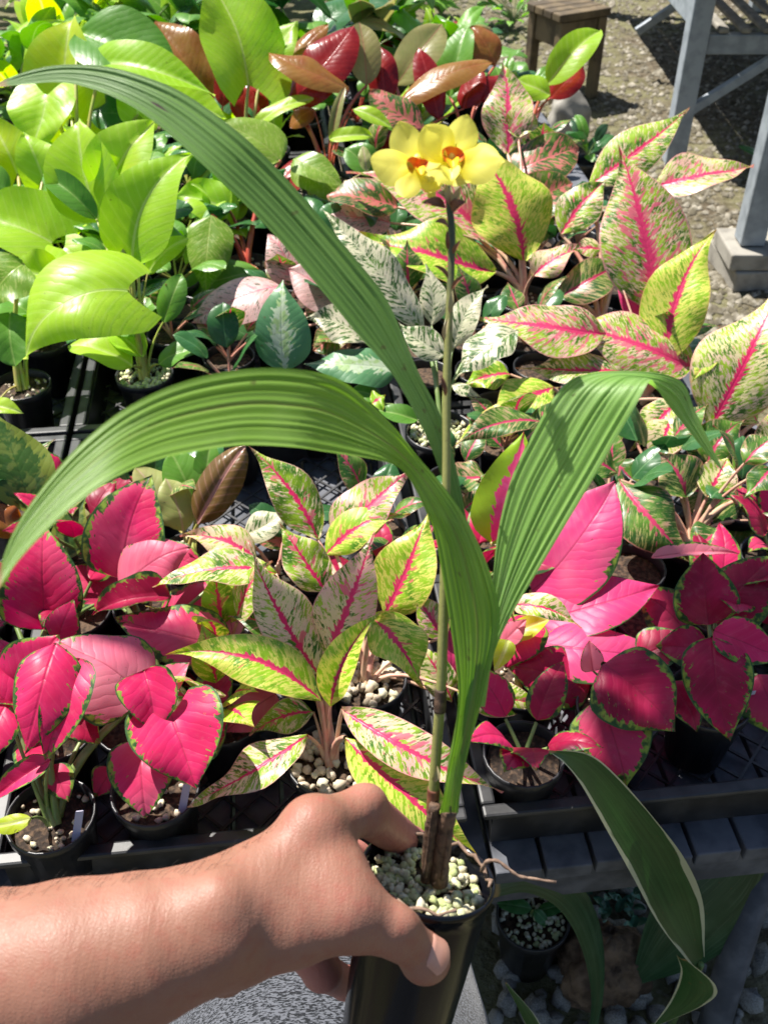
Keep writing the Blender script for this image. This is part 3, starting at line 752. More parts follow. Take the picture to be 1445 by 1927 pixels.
# --- second row
potted('lime and pink aglaonema with a drooping wavy leaf, pebbles in its pot', 'plant', 692, 1275, .044, [
    ('agl', (598, 1015), (468, 840), 96, D(d=.06, bend=.05)),
    ('aglp', (622, 1018), (776, 880), 105, D(d=.06, bend=.03)),
    ('agll', (612, 1045), (772, 965), 80, D(d=.05)),
    ('agll', (722, 1160), (808, 958), 130, D(d=.03)),
    ('aglp', (835, 1200), (778, 1112), 66, D(d=.02)),
    ('agl', (850, 1320), (782, 1205), 70, D(d=.02)),
    ('agl', (860, 1300), (1030, 1330), 78, D(d=.0)),
    ('agll', (704, 1165), (797, 1296), 110, D(arch=.18, wave=.12, freq=1.8, dt=-.03)),
], fill='pebble')
potted('pale and rose pink aglaonema with upright pointed leaves behind the cupped one', 'plant', 285, 1235, .045, [
    ('pinkd', (300, 1040), (395, 1075), 60, D(d=.05)),
    ('pinkd', (215, 1130), (130, 1068), 92, D(d=.05)),
    ('aglp', (485, 1055), (338, 1008), 72, D(d=.05)),
    ('pinkd', (300, 1190), (420, 1090), 110, D(d=.05)),
    ('pink', (232, 1088), (287, 893), 150, D(d=.03)),
    ('pinkl', (225, 1116), (360, 1030), 112, D(d=.01)),
    ('pinkd', (420, 1250), (330, 1290), 80, D(d=.02)),
    ('pinkl', (440, 1200), (425, 1120), 60, D(d=.02)),
    ('pinkd', (322, 1122), (172, 1158), 56, D(fold=.8, curl=0, wave=.07)),
    ('pink', (438, 1218), (216, 1162), 118, D(arch=.13, bend=-.06)),
], pet='petiole_green')
potted('tall-leaved crimson aglaonema growing at the bench end of the trays', 'plant', 70, 1270, .044, [
    ('pinkd', (20, 1150), (-30, 1040), 110, D(d=.03)),
    ('pink', (85, 1185), (82, 985), 152, D(d=.02)),
    ('pink', (108, 1205), (140, 1128), 64, D(d=-.01)),
], pet='petiole_green')
potted('hot pink aglaonema with large green-edged leaves and lime shoots', 'plant', 985, 1275, .046, [
    ('limep', (925, 1020), (985, 812), 120, D(d=.05, up=.6)),
    ('hot', (1000, 1112), (1156, 905), 178, D(d=.05, bend=.08, arch=.08)),
    ('hot', (1015, 1168), (1240, 1102), 112, D(d=.03, bend=.06)),
    ('hot', (1012, 1208), (1248, 1230), 112, D(d=.01, bend=.1, arch=.12)),
    ('pink', (1000, 1160), (950, 1260), 90, D(d=.03)),
    ('hot', (845, 1290), (840, 1180), 60, D(d=.03, stem=False)),
    ('agl', (955, 1140), (1094, 1182), 52, D(arch=.2, fold=.5)),
    ('limey', (960, 1195), (1035, 1165), 42, D(shape='ovate', wave=.1)),
    ('limey', (955, 1205), (930, 1262), 40, D(shape='ovate', wave=.1)),
    ('pinkl', (945, 1210), (990, 1165), 44),
], pet='petiole_lime')
potted('deep magenta aglaonema whose leaves hang over the front rim of the bench', 'plant', 1165, 1330, .047, [
    ('pinkd', (1110, 1285), (950, 1250), 110, D(d=.03)),
    ('pinkd', (1200, 1240), (1300, 1195), 80, D(d=.03)),
    ('pinkd', (1260, 1285), (1310, 1378), 66, D(d=.02)),
    ('pinkl', (1115, 1262), (1108, 1205), 44, D(fold=.9)),
    ('pinkd', (1128, 1315), (1178, 1482), 150, D(dt=-.02, arch=.12)),
    ('pinkd', (1135, 1250), (1270, 1376), 158, D(dt=-.02, arch=.12)),
], pet='petiole_green', tagp=True, dz=-.02)
potted('deep magenta aglaonema with leaves radiating from one crown beside a white tag', 'plant', 1335, 1310, .046, [
    ('pinkd', (1290, 1192), (1196, 1112), 96, D(d=.05)),
    ('pinkl', (1225, 1050), (1390, 1042), 26, D(d=.06, fold=.9, stem=False)),
    ('pinkd', (1430, 1170), (1500, 1100), 90, D(d=.05)),
    ('pinkd', (1345, 1172), (1460, 1045), 120, D(d=.03)),
    ('pinkd', (1333, 1176), (1322, 1040), 118, D(d=.02)),
    ('pinkd', (1425, 1270), (1480, 1392), 110, D(d=.02)),
    ('pinkd', (1335, 1222), (1232, 1215), 84, D(d=.01)),
    ('pink', (1343, 1186), (1475, 1238), 84, D(d=-.01)),
    ('pinkd', (1340, 1200), (1374, 1396), 128, D(dt=-.03, arch=.12, d=-.01)),
], pet='petiole_green', tagp=True)
# --- third row
potted('brown rolled leaf aglaonema with pink veins above the bare lattice tray', 'plant', 360, 1040, .043, [
    ('tan', (330, 990), (255, 880), 75, D(d=.03)),
    ('green', (372, 965), (322, 850), 84, D(d=.03)),
    ('green', (390, 930), (398, 830), 50, D(d=.04)),
    ('tan', (345, 1000), (312, 900), 66, D(d=.01)),
    ('brown', (372, 986), (462, 838), 78, D(fold=.9, curl=1.2, arch=.05, up=.1)),
], pet='petiole_lime')
potted('dark striped aglaonema with a crimson midrib and dry curled leaf', 'plant', 35, 1085, .044, [
    ('stripe', (120, 1055), (165, 930), 66, D(d=.02)),
    ('tan', (175, 1015), (128, 945), 40, D(d=.03)),
    ('stripe', (60, 965), (-10, 775), 125, D(d=.02)),
    ('bronze', (30, 1010), (-10, 950), 60, D(wave=.16, fold=.6)),
], pet='petiole_pink')
potted('green curled aglaonema beside the pebble pots in the middle tray', 'plant', 515, 1075, .04, [
    ('aglk', (540, 1030), (478, 985), 50, D(d=.02)),
    ('dgreen', (535, 1010), (468, 950), 44, D(d=.02)),
    ('white', (455, 1008), (552, 952), 62, D(fold=.6, curl=.6)),
], pet='petiole_pink')
potted('dark green aglaonema with magenta midribs arching over the magenta plants', 'plant', 1300, 1010, .046, [
    ('agld', (1330, 870), (1400, 790), 90, D(d=.05)),
    ('agld', (1385, 965), (1440, 1000), 70, D(d=.03)),
    ('agld', (1395, 940), (1255, 905), 120, D(d=.03, bend=-.08)),
    ('agld', (1440, 985), (1322, 1022), 62, D(d=.02)),
    ('agld', (1180, 1010), (1225, 1100), 80, D(d=.04)),
    ('agll', (1250, 880), (1190, 890), 60, D(d=.03)),
    ('agld', (1165, 905), (1302, 1062), 128, D(arch=.16, bend=.08, dt=-.03)),
    ('agld', (1290, 935), (1238, 850), 96, D(d=.01)),
    ('agl', (1330, 935), (1372, 855), 84, D(d=.01)),
    ('agld', (1362, 1000), (1300, 1046), 84, D(d=-.01)),
    ('agld', (1225, 1000), (1213, 1040), 30),
    ('agld', (1400, 872), (1470, 815), 66, D(d=-.02)),
    ('agld', (1450, 880), (1398, 938), 60, D(d=-.02)),
])
potted('green and pink aglaonema half hidden by the held orchid leaves', 'plant', 905, 990, .044, [
    ('agld', (920, 900), (815, 900), 66, D(d=.03)),
    ('agld', (1020, 795), (853, 842), 58, D(d=.03)),
    ('lime', (960, 950), (905, 1000), 70, D(d=.03, shape='ellip')),
    ('agld', (868, 965), (928, 918), 34),
    ('tan', (890, 980), (945, 930), 60),
    ('agld', (1160, 890), (1080, 845), 60, D(d=.02)),
])
# --- fourth row
potted('white-splashed aglaonema in a black pot filled with pale pumice', 'plant', 828, 808, .052, [
    ('white', (690, 645), (572, 598), 78, D(d=.05)),
    ('white', (812, 612), (800, 496), 58, D(d=.06)),
    ('white', (795, 618), (606, 393), 88, D(d=.05, bend=-.05, arch=.12)),
    ('white', (900, 640), (1000, 615), 70, D(d=.05)),
    ('white', (852, 656), (918, 538), 66, D(d=.04)),
    ('white', (838, 668), (750, 606), 66, D(d=.02)),
    ('white', (975, 622), (856, 716), 80, D(d=.02, stem=False)),
    ('agll', (700, 760), (725, 745), 44, D(d=.02)),
    ('green', (785, 790), (712, 772), 36, D(d=.02)),
    ('white', (850, 725), (905, 748), 26, D(d=.02)),
], pet='petiole_green', fill='pumice')
potted('silver-centred aglaonema with one upright grey-green leaf', 'plant', 590, 745, .044, [
    ('silver', (745, 695), (572, 685), 70, D(d=.0)),
    ('silver', (535, 698), (533, 526), 104, D(d=-.02, up=.55, fold=.1)),
    ('green', (660, 735), (725, 758), 34),
], pet='petiole_green')
potted('pale pink and white aglaonema with dark flecks behind the silver leaf', 'plant', 530, 645, .044, [
    ('pinkw', (560, 535), (504, 440), 80, D(d=.03)),
    ('dgreen', (480, 640), (388, 600), 56, D(d=.03, shape='ellip')),
    ('pinkw', (525, 538), (360, 608), 82, D(d=.0)),
    ('pinkw', (640, 560), (543, 505), 100, D(d=.0)),
    ('aglk', (650, 610), (590, 660), 60, D(d=.0)),
])
potted('pale speckled aglaonema with a tall pink-ribbed central leaf', 'plant', 1215, 745, .05, [
    ('hot', (1222, 618), (1158, 526), 60, D(d=.04)),
    ('aglp', (1130, 470), (1075, 470), 40, D(d=.04)),
    ('aglp', (1235, 590), (1163, 272), 182, D(d=.02, up=.6, bend=.02, arch=.05)),
    ('agll', (1250, 690), (1348, 432), 132, D(d=.0, up=.55, bend=-.07, fold=.35)),
    ('aglp', (1300, 690), (1090, 610), 120, D(d=.0, fold=.3, bend=-.05, arch=.10, shape='ellip')),
    ('aglp', (1140, 628), (888, 594), 108, D(d=-.02, bend=-.06, shape='lance', stem=False)),
    ('agl', (1262, 790), (1230, 906), 84, D(dt=-.04, arch=.2, d=-.03)),
])
potted('speckled aglaonema whose leaves taper to curled pink tips over the path', 'plant', 1130, 600, .048, [
    ('agl', (1105, 350), (1297, 202), 92, D(d=.02, bend=.06, up=.6)),
    ('aglp', (1226, 352), (1417, 314), 80, D(d=.0, bend=.07)),
    ('agl', (1055, 440), (1145, 335), 88, D(d=.02)),
    ('agld', (1052, 560), (1180, 490), 84, D(d=.01)),
    ('agld', (1180, 470), (1235, 400), 60, D(d=.04)),
])
potted('dark speckled aglaonema with broad leaves beside the pale speckled one', 'plant', 1385, 830, .048, [
    ('agll', (1340, 640), (1300, 720), 50, D(d=.02)),
    ('agl', (1335, 805), (1470, 535), 190, D(d=.0, up=.6)),
    ('agl', (1425, 795), (1340, 690), 90, D(d=.03)),
    ('agld', (1345, 865), (1285, 795), 86, D(d=-.02)),
    ('aglp', (1440, 870), (1470, 740), 90),
])
potted('green aglaonema with pink tips low behind the bent orchid leaf', 'plant', 1085, 800, .046, [
    ('agl', (1170, 700), (970, 694), 72, D(d=.0, bend=-.06)),
    ('agll', (1040, 730), (920, 806), 100, D(d=-.02)),
    ('agl', (1050, 760), (1190, 790), 70, D(d=.02)),
    ('agl', (1275, 755), (1185, 850), 84, D(d=.02)),
    ('agld', (1095, 835), (1185, 800), 76, D(d=.01)),
    ('agll', (960, 705), (870, 730), 60, D(d=.03)),
    ('agll', (1010, 785), (850, 842), 70, D(d=-.02)),
    ('agld', (1150, 860), (1210, 922), 62, D(d=-.02, dt=-.02)),
])
# --- lime philodendrons
potted('lime philodendron with broad heart leaves in a black pot of pumice', 'plant', 272, 702, .046, [
    ('dgreen', (262, 418), (364, 394), 44, D(d=.06)),
    ('green', (262, 432), (352, 452), 40, D(d=.06)),
    ('lime', (190, 418), (150, 222), 130, D(d=.05, up=.4, shape='ovate')),
    ('green', (182, 412), (82, 328), 50, D(d=.03)),
    ('limey', (214, 330), (296, 225), 104, D(d=.05, fold=.7)),
    ('lime', (278, 516), (356, 448), 40, D(d=.02, shape='ellip')),
    ('lime', (250, 500), (366, 288), 128, D(d=.02, bend=-.12, wave=.06, shape='ovate')),
    ('green', (308, 606), (342, 516), 50, D(d=.0)),
    ('lime', (270, 672), (202, 612), 54, D(d=.0, shape='ellip')),
    ('lime', (250, 690), (128, 652), 58, D(d=-.01, shape='ellip')),
    ('green', (300, 686), (374, 658), 40, D(d=-.01)),
    ('lime', (240, 548), (48, 676), 165, D(d=-.03, arch=.20, bend=.10, fold=.35, curl=.5)),
], pet='petiole_lime', fill='pumice')
potted('lime philodendron with flat leaves at the shaded pot by the tray corner', 'plant', 40, 722, .046, [
    ('green', (75, 600), (10, 560), 80, D(d=.03)),
    ('lime', (20, 640), (-40, 600), 90, D(d=.02)),
    ('lime', (85, 520), (15, 505), 66, D(d=.02)),
    ('spk', (45, 495), (-30, 575), 100, D(d=.0)),
    ('green', (20, 590), (30, 690), 80, D(d=.01)),
    ('lime', (-10, 765), (45, 778), 30, D(d=-.03)),
], pet='petiole_lime')
potted('lime philodendron with wide pale-veined leaves crowding the bench corner', 'plant', 75, 545, .046, [
    ('limey', (35, 330), (-20, 225), 100, D(d=.06)),
    ('lime', (82, 335), (45, 250), 84, D(d=.05)),
    ('green', (110, 380), (150, 310), 70, D(d=.05)),
    ('green', (10, 380), (-50, 330), 80, D(d=.05)),
    ('lime', (120, 470), (180, 540), 70, D(d=.03)),
    ('lime', (98, 456), (-50, 398), 140, D(d=.02)),
], pet='petiole_lime')
potted('yellow-green philodendron with tall upright heart leaves behind the lime ones', 'plant', 165, 420, .05, [
    ('limey', (135, 220), (142, 30), 140, D(d=.03, up=.55)),
    ('green', (150, 60), (330, 175), 130, D(d=.05, up=.55)),
    ('lime', (90, 180), (60, 290), 110, D(d=.02)),
    ('lime', (195, 120), (405, 180), 74, D(d=.0, fold=.6)),
    ('dgreen', (170, 215), (250, 215), 60, D(d=.04)),
    ('lime', (330, 200), (425, 225), 70, D(d=.0)),
    ('lime', (260, 215), (245, 130), 70, D(d=.03)),
], pet='petiole_lime')
potted('speckled lime philodendron with a hanging pointed leaf on red stalks', 'plant', 465, 495, .046, [
    ('lime', (432, 396), (328, 368), 76, D(d=.04, shape='ovate')),
    ('spk', (528, 302), (412, 232), 92, D(d=.04, shape='ovate')),
    ('green', (486, 508), (328, 552), 72, D(d=.0)),
    ('spk', (398, 405), (388, 553), 86, D(d=-.03, dt=-.02, arch=.05)),
], pet='petiole_red')
potted('single tall lime philodendron leaf on a thick pale stalk', 'plant', 468, 330, .048, [
    ('lime', (468, 160), (388, -45), 150, D(d=.0, up=.55, bend=.05)),
    ('lime', (500, 120), (560, 40), 70, D(d=.03)),
    ('lime', (477, 240), (590, 186), 26, D(d=-.02, shape='ellip')),
], pet='petiole_lime')
# --- red and bronze philodendrons
potted('bronze philodendron with a folded copper leaf beside the lime ones', 'plant', 400, 300, .048, [
    ('bronze', (402, 182), (294, 40), 92, D(d=.03)),
    ('red', (470, 235), (462, 158), 72, D(d=.02)),
    ('red', (420, 200), (440, 120), 40, D(d=.02)),
], pet='petiole_red')
potted('red philodendron with glossy crimson and orange upright leaves', 'plant', 618, 335, .05, [
    ('bronze', (528, 165), (618, 46), 44, D(d=.05)),
    ('olive', (690, 160), (676, 42), 64, D(d=.05)),
    ('red', (548, 200), (666, 50), 84, D(d=.03, bend=.06)),
    ('bronze', (656, 168), (506, 100), 46, D(d=.0, bend=-.12)),
    ('bronze', (590, 205), (545, 240), 34, D(d=.02)),
    ('olive', (624, 275), (650, 163), 20, D(d=-.02, fold=.9)),
    ('lime', (665, 205), (738, 240), 26, D(d=-.02, shape='ellip')),
    ('lime', (620, 262), (700, 256), 26, D(d=-.03, shape='ellip')),
], pet='petiole_red')
potted('dark crimson philodendron with narrow upright wine-red leaves', 'plant', 765, 305, .05, [
    ('olive', (745, 160), (832, 45), 72, D(d=.04)),
    ('red', (725, 195), (716, 88), 58, D(d=.02)),
    ('red', (826, 225), (788, 90), 52, D(d=.02)),
    ('red', (872, 205), (905, 130), 46, D(d=.03)),
    ('bronze', (752, 198), (926, 118), 44, D(d=.0, bend=-.05)),
    ('aglk', (800, 245), (696, 170), 64, D(d=-.04)),
    ('red', (690, 260), (740, 250), 50, D(d=.03)),
], pet='petiole_red')
potted('green and brown philodendron growing next to the wine-red one', 'plant', 875, 275, .048, [
    ('bronze', (932, 122), (886, 50), 56, D(d=.04)),
    ('green', (846, 182), (880, 50), 62, D(d=.03, shape='ellip')),
    ('red', (905, 190), (955, 150), 50, D(d=.03)),
], pet='petiole_red')
potted('philodendron with a bright paddle leaf leaning out over the path', 'plant', 1000, 240, .046, [
    ('red', (1000, 200), (985, 150), 60, D(d=.03)),
    ('red', (1035, 185), (1098, 125), 50, D(d=.02)),
    ('lime', (1030, 160), (1128, 58), 62, D(d=.0, shape='ellip')),
    ('lime', (1035, 178), (972, 150), 42, D(d=-.02, shape='ellip')),
], pet='petiole_red')
potted('yellowish speckled philodendron low among the stalks', 'plant', 600, 425, .045, [
    ('green', (700, 330), (650, 280), 54, D(d=.04)),
    ('spk', (560, 302), (640, 385), 74, D(d=.02)),
    ('spk', (552, 300), (648, 352), 50, D(d=.0)),
    ('tan', (690, 322), (682, 275), 24),
], pet='petiole_lime')
# --- the big speckled aglaonema behind the flowers
potted('large speckled aglaonema with a broad pink-ribbed leaf behind the yellow flowers', 'plant', 985, 560, .052, [
    ('aglp', (955, 290), (945, 115), 105, D(d=.06, up=.55)),
    ('aglk', (958, 335), (1088, 280), 92, D(d=.05)),
    ('agl', (975, 260), (1000, 190), 66, D(d=.06)),
    ('aglk', (975, 425), (1078, 345), 92, D(d=.04)),
    ('aglk', (748, 390), (615, 368), 74, D(d=.05)),
    ('pinkw', (735, 420), (615, 405), 70, D(d=.06)),
    ('green', (1030, 450), (990, 400), 60, D(d=.05)),
    ('aglp', (935, 470), (652, 326), 115, D(d=.03, bend=.05, arch=.12)),
    ('agll', (985, 490), (895, 280), 160, D(d=.01, up=.6, bend=.05)),
    ('agll', (930, 512), (674, 444), 118, D(d=.0, bend=-.09, arch=.12)),
    ('aglp', (1002, 520), (1096, 468), 62, D(d=-.02, wave=.16, fold=.5)),
])
# --- filler foliage at the far end of the bench and on the ground beyond it
def bushy(label, px, py, h, mats, nleaf, spread, size, seed, group=None, pot=True):
    r = random.Random(seed); z = dep(py, h); C = U(px, py, z)
    e = empty('foliage_plant', (C.x, C.y, 0 if h < .3 else RIM - .1), label, 'plant', group)
    if pot:
        V, Fc = lathe(C, (0, 0, 1), POTPROF(.06, .1), 20); obj('pot', V, Fc, MAT['pot_black'], e)
    for i in range(nleaf):
        a = r.random() * 6.283; el = r.uniform(.25, 1.2); L = size * r.uniform(.7, 1.3)
        d = Vector((math.cos(a) * math.cos(el), math.sin(a) * math.cos(el), math.sin(el)))
        st = C + d * spread * r.uniform(.25, .8); T = st + (d + Vector((0, 0, -.35))).normalized() * L
        nv = Vector((0, 0, 1)) + d * -.3 + Vector((r.uniform(-.3, .3), r.uniform(-.3, .3), 0))
        mt = r.choice(mats)
        P, uv, met = leafmesh(st, T, L * r.uniform(.4, .6), nv, SHP.get(mt, 'ovate'), r.uniform(.05, .15), .25, .3, .05, r.uniform(-.06, .06), r.uniform(-.4, .4), 0.1, 1.5, r.randint(0, 9999))
        obj('leaf', P, LF, MAT[mt], e, True, {'uv': uv, 'met': met})
        petiole(e, C, st, .003, .002, 'petiole_green')

BK = [
 ('mixed green foliage plant in the far corner behind the lime philodendrons', 40, 205, RIM, ['lime', 'green', 'limey'], 22, .24, .15),
 ('lime and green bush at the back of the bench behind the upright heart leaves', 110, 140, RIM, ['lime', 'green', 'limey'], 26, .30, .16),
 ('dark leafy plant at the back of the bench behind the bronze leaf', 265, 140, RIM, ['dgreen', 'green', 'lime'], 24, .28, .17),
 ('green bush with broad leaves directly behind the tall lime leaf', 400, 135, RIM, ['green', 'dgreen'], 22, .26, .18),
 ('glossy dark green plant at the back behind the red philodendron', 560, 125, RIM, ['dgreen', 'dgreen', 'green'], 22, .28, .20),
 ('olive-leaved plant at the back beside the glossy dark one', 690, 130, RIM, ['olive', 'green', 'dgreen'], 18, .24, .16),
 ('green plant behind the brown-leaved philodendron at the back of the bench', 830, 140, RIM, ['green', 'olive', 'fern'], 18, .22, .15),
 ('pale green variegated plant at the bench corner under the lime leaves', 12, 330, RIM, ['lime', 'spk', 'green'], 14, .18, .13),
]
for i, q in enumerate(BK): bushy(*q, seed=30 + i)
bushy('small dark-leaved plant on the gravel near the round boulder', 1105, 300, .1, ['dgreen', 'dark', 'green'], 10, .10, .11, 5)
bushy('low green plant on the ground in front of the weathered stool', 985, 205, .05, ['green', 'dgreen'], 12, .13, .13, 6, pot=False)
bushy('bright ferny plant on the ground beyond the red philodendrons', 700, 40, .05, ['fern', 'fern', 'lime'], 90, .55, .15, 7, pot=False)
bushy('bright leafy ground plant beside the ferny one beyond the bench', 830, 30, .05, ['fern', 'green'], 60, .42, .13, 8, pot=False)
bushy('tall dark shrub on the ground far behind the bench', 480, 10, .05, ['dgreen', 'green'], 80, .8, .24, 9, pot=False)
bushy('leafy dark shrub on the ground behind the foliage corner', 130, 15, .05, ['dgreen', 'green', 'lime'], 100, .9, .22, 10, pot=False)
bushy('broad green shrub on the ground behind the bronze leaf', 300, 5, .05, ['green', 'dgreen', 'lime'], 90, .8, .22, 13, pot=False)
bushy('sparse green weed on the ground beside the stool', 965, 50, .02, ['fern', 'green'], 30, .25, .09, 11, pot=False)
bushy('small leafy plant under the leg of the steel bench', 1440, 320, .05, ['green', 'dgreen'], 8, .12, .1, 12, pot=False)

# --- small plants filling the rest of the trays: one of each kind built, then copied
def proto(name, label, group, mats, seed, nleaf, size, pet):
    r = random.Random(seed)
    e = empty(name if nleaf else 'nursery_pot', (0, 0, RIM - .1), label, 'plant' if nleaf else 'pot', group); C = Vector((0, 0, RIM))
    V, Fc = lathe(C, (0, 0, 1), POTPROF(.043, .1), 22); obj('pot', V, Fc, MAT['pot_black'], e)
    V = [C + Vector((0, 0, -.012))] + [C + Vector((.039 * math.cos(k * .4488), .039 * math.sin(k * .4488), -.014)) for k in range(14)]
    obj('soil', V, [(0, 1 + k, 1 + (k + 1) % 14) for k in range(14)], MAT['soil'], e)
    for i in range(nleaf):
        a = i * 2.4 + r.uniform(-.4, .4); el = r.uniform(.5, 1.25); L = size * r.uniform(.75, 1.2)
        d = Vector((math.cos(a) * math.cos(el), math.sin(a) * math.cos(el), math.sin(el)))
        st = C + d * r.uniform(.03, .06); T = st + (d + Vector((0, 0, -.3))).normalized() * L
        nv = Vector((0, 0, 1)) - d * .4; mt = r.choice(mats)
        P, uv, met = leafmesh(st, T, L * r.uniform(.5, .66), nv, SHP.get(mt, 'ovate'), r.uniform(.05, .15), .25, .3, .04, r.uniform(-.05, .05), r.uniform(-.4, .4), .08, 1.5, r.randint(0, 9999))
        obj('leaf', P, LF, MAT[mt], e, True, {'uv': uv, 'met': met})
        petiole(e, C + Vector((0, 0, -.012)), st, .003, .002, pet)
    return e
KIND = {
 'm': ('small magenta aglaonema filling a gap between the larger pink plants', 'small magenta plants between the pink ones', ['pinkd', 'pinkd', 'pink'], 6, .075, 'petiole_green'),
 'd': ('small dark green aglaonema with pink ribs tucked between bigger pots', 'small dark plants between bigger pots', ['agld', 'dgreen', 'dgreen'], 5, .078, 'petiole_pink'),
 's': ('small speckled aglaonema tucked between bigger pots in the trays', 'small speckled plants between bigger pots', ['agl', 'agll'], 6, .085, 'petiole_pink'),
 'g': ('small plain green foliage plant tucked under the lime philodendrons', 'small green plants under the lime ones', ['green', 'lime', 'dgreen'], 7, .085, 'petiole_lime'),
 'p': ('plain black nursery pot of dark soil with no visible plant', 'bare pots in the trays', ['green'], 0, .08, 'petiole_green'),
 'r': ('small dark red and green philodendron tucked among the red ones', 'small plants among the red ones', ['dgreen', 'red', 'green'], 6, .085, 'petiole_red'),
}
PRO = {k: [(proto('small_foliage_plant', v[0], v[1], v[2], 60 + ord(k) + j, v[3], v[4], v[5])) for j in range(2)] for k, v in KIND.items()}
USED = set()
def project(p):
    q = p - CAMP; y = q.y * SP + q.z * CP; z = q.y * CP - q.z * SP
    return CX + q.x / z * F, CY - y / z * F
def place_filler(kind, p, rz, sc_):
    src = PRO[kind][rng.randint(0, 1)]
    if src.name in USED:
        e = src.copy(); col.objects.link(e)
        for ch in src.children:
            c = ch.copy(); col.objects.link(c); c.parent = e
    else: e = src; USED.add(src.name)
    e.location = p; e.rotation_euler = (0, 0, rz)
rng = random.Random(11)
OPEN = [(430, 930, 70), (560, 890, 80), (640, 880, 80), (150, 800, 110), (60, 840, 100), (230, 770, 90), (480, 900, 80), (330, 820, 90), (620, 800, 60)]
BARE = [(1120, 1130, 130), (1080, 1220, 60), (640, 1180, 80), (140, 1250, 90), (250, 1100, 70), (480, 1450, 90)]
for cu in (-0.595, -0.092, 0.420):
    for ri in range(7):
        for iu in range(5):
            for iv in range(4):
                u = cu - .192 + iu * .096 + rng.uniform(-.006, .006); v = .775 + ri * .38 - .135 + iv * .09
                p = bw(u, v, RIM - .1)
                px, py = project(Vector((p.x, p.y, RIM)))
                if not (-120 < px < 1560 and -50 < py < 1700): continue
                if any((p.x - a) ** 2 + (p.y - b) ** 2 < (.040 + c) ** 2 for a, b, c in POTS): continue
                if any(abs(px - a) < w_ and abs(py - b) < w_ for a, b, w_ in OPEN): continue
                if v < .98: k = 'm' if u > .15 or u < -.1 else rng.choice('ms')
                elif v < 1.36: k = rng.choice('dm') if u < -.1 else rng.choice('ds') if u < .3 else 'd'
                elif v < 1.74: k = 'g' if u < -.2 else 'd'
                elif u < -.15: k = 'g'
                elif v < 2.4 and u > .1: k = 'd'
                else: k = rng.choice('rg')
                if rng.random() < (.45 if v > 2.3 or k == 'm' else .55 if (u > .05 and v > 1.2) else .2) or any(abs(px - a) < w_ and abs(py - b) < w_ for a, b, w_ in BARE): k = 'p'
                if k == 'p' and v > 2.3: continue
                POTS.append((p.x, p.y, .043)); place_filler(k, p, rng.random() * 6.28, 1)
for k in PRO:
    for e in PRO[k]:
        if e.name not in USED:
            for ch in list(e.children): bpy.data.objects.remove(ch)
            bpy.data.objects.remove(e)

# --- unseen tree, added only for the dappled shade its limb throws on the trays
tr = empty('added_shade_tree', (-2.4, 1.7, 0), 'unseen broadleaf tree added beside the bench to cast dappled shade on the trays', 'tree')
V, Fc = tubemesh([(-2.4, 1.7, -.05), (-2.42, 1.68, .8), (-2.35, 1.66, 1.7), (-2.1, 1.65, 2.35), (-1.6, 1.62, 2.65), (-1.0, 1.60, 2.75), (-.42, 1.56, 2.72)], [.13, .11, .095, .08, .055, .035, .012], 12)
obj('trunk', V, Fc, MAT['bark'], tr)
r = random.Random(4); Vs = []; Fs = []; uvs = []; mts = []
def crown_leaf(c, L):
    a, el = r.random() * 6.283, r.uniform(-.5, .4)
    d = Vector((math.cos(a) * math.cos(el), math.sin(a) * math.cos(el), math.sin(el)))
    P, uv, met = leafmesh(c, c + d * L, L * .5, (r.uniform(-.5, .5), r.uniform(-.5, .5), 1), 'ovate', .08, .2, .2, .03, 0, 0, .1, 1.5, r.randint(0, 9999))
    o = len(Vs); Vs.extend(P); Fs.extend([tuple(i + o for i in f) for f in LF]); uvs.extend(uv); mts.extend(met)
for k in range(140):
    crown_leaf(Vector((-.43 + r.gauss(0, .11), 1.48 + r.gauss(0, .11), 2.70 + r.uniform(-.12, .12))), r.uniform(.10, .17))
for k in range(160):
    t = r.random(); crown_leaf(Vector((-2.3 + r.gauss(0, .25) - .3 * t, 1.7 + r.gauss(0, .3), 2.7 + r.uniform(-.2, .35))), r.uniform(.10, .17))
obj('crown', np.array(Vs), Fs, MAT['green'], tr, True, {'uv': np.array(uvs), 'met': np.array(mts)})
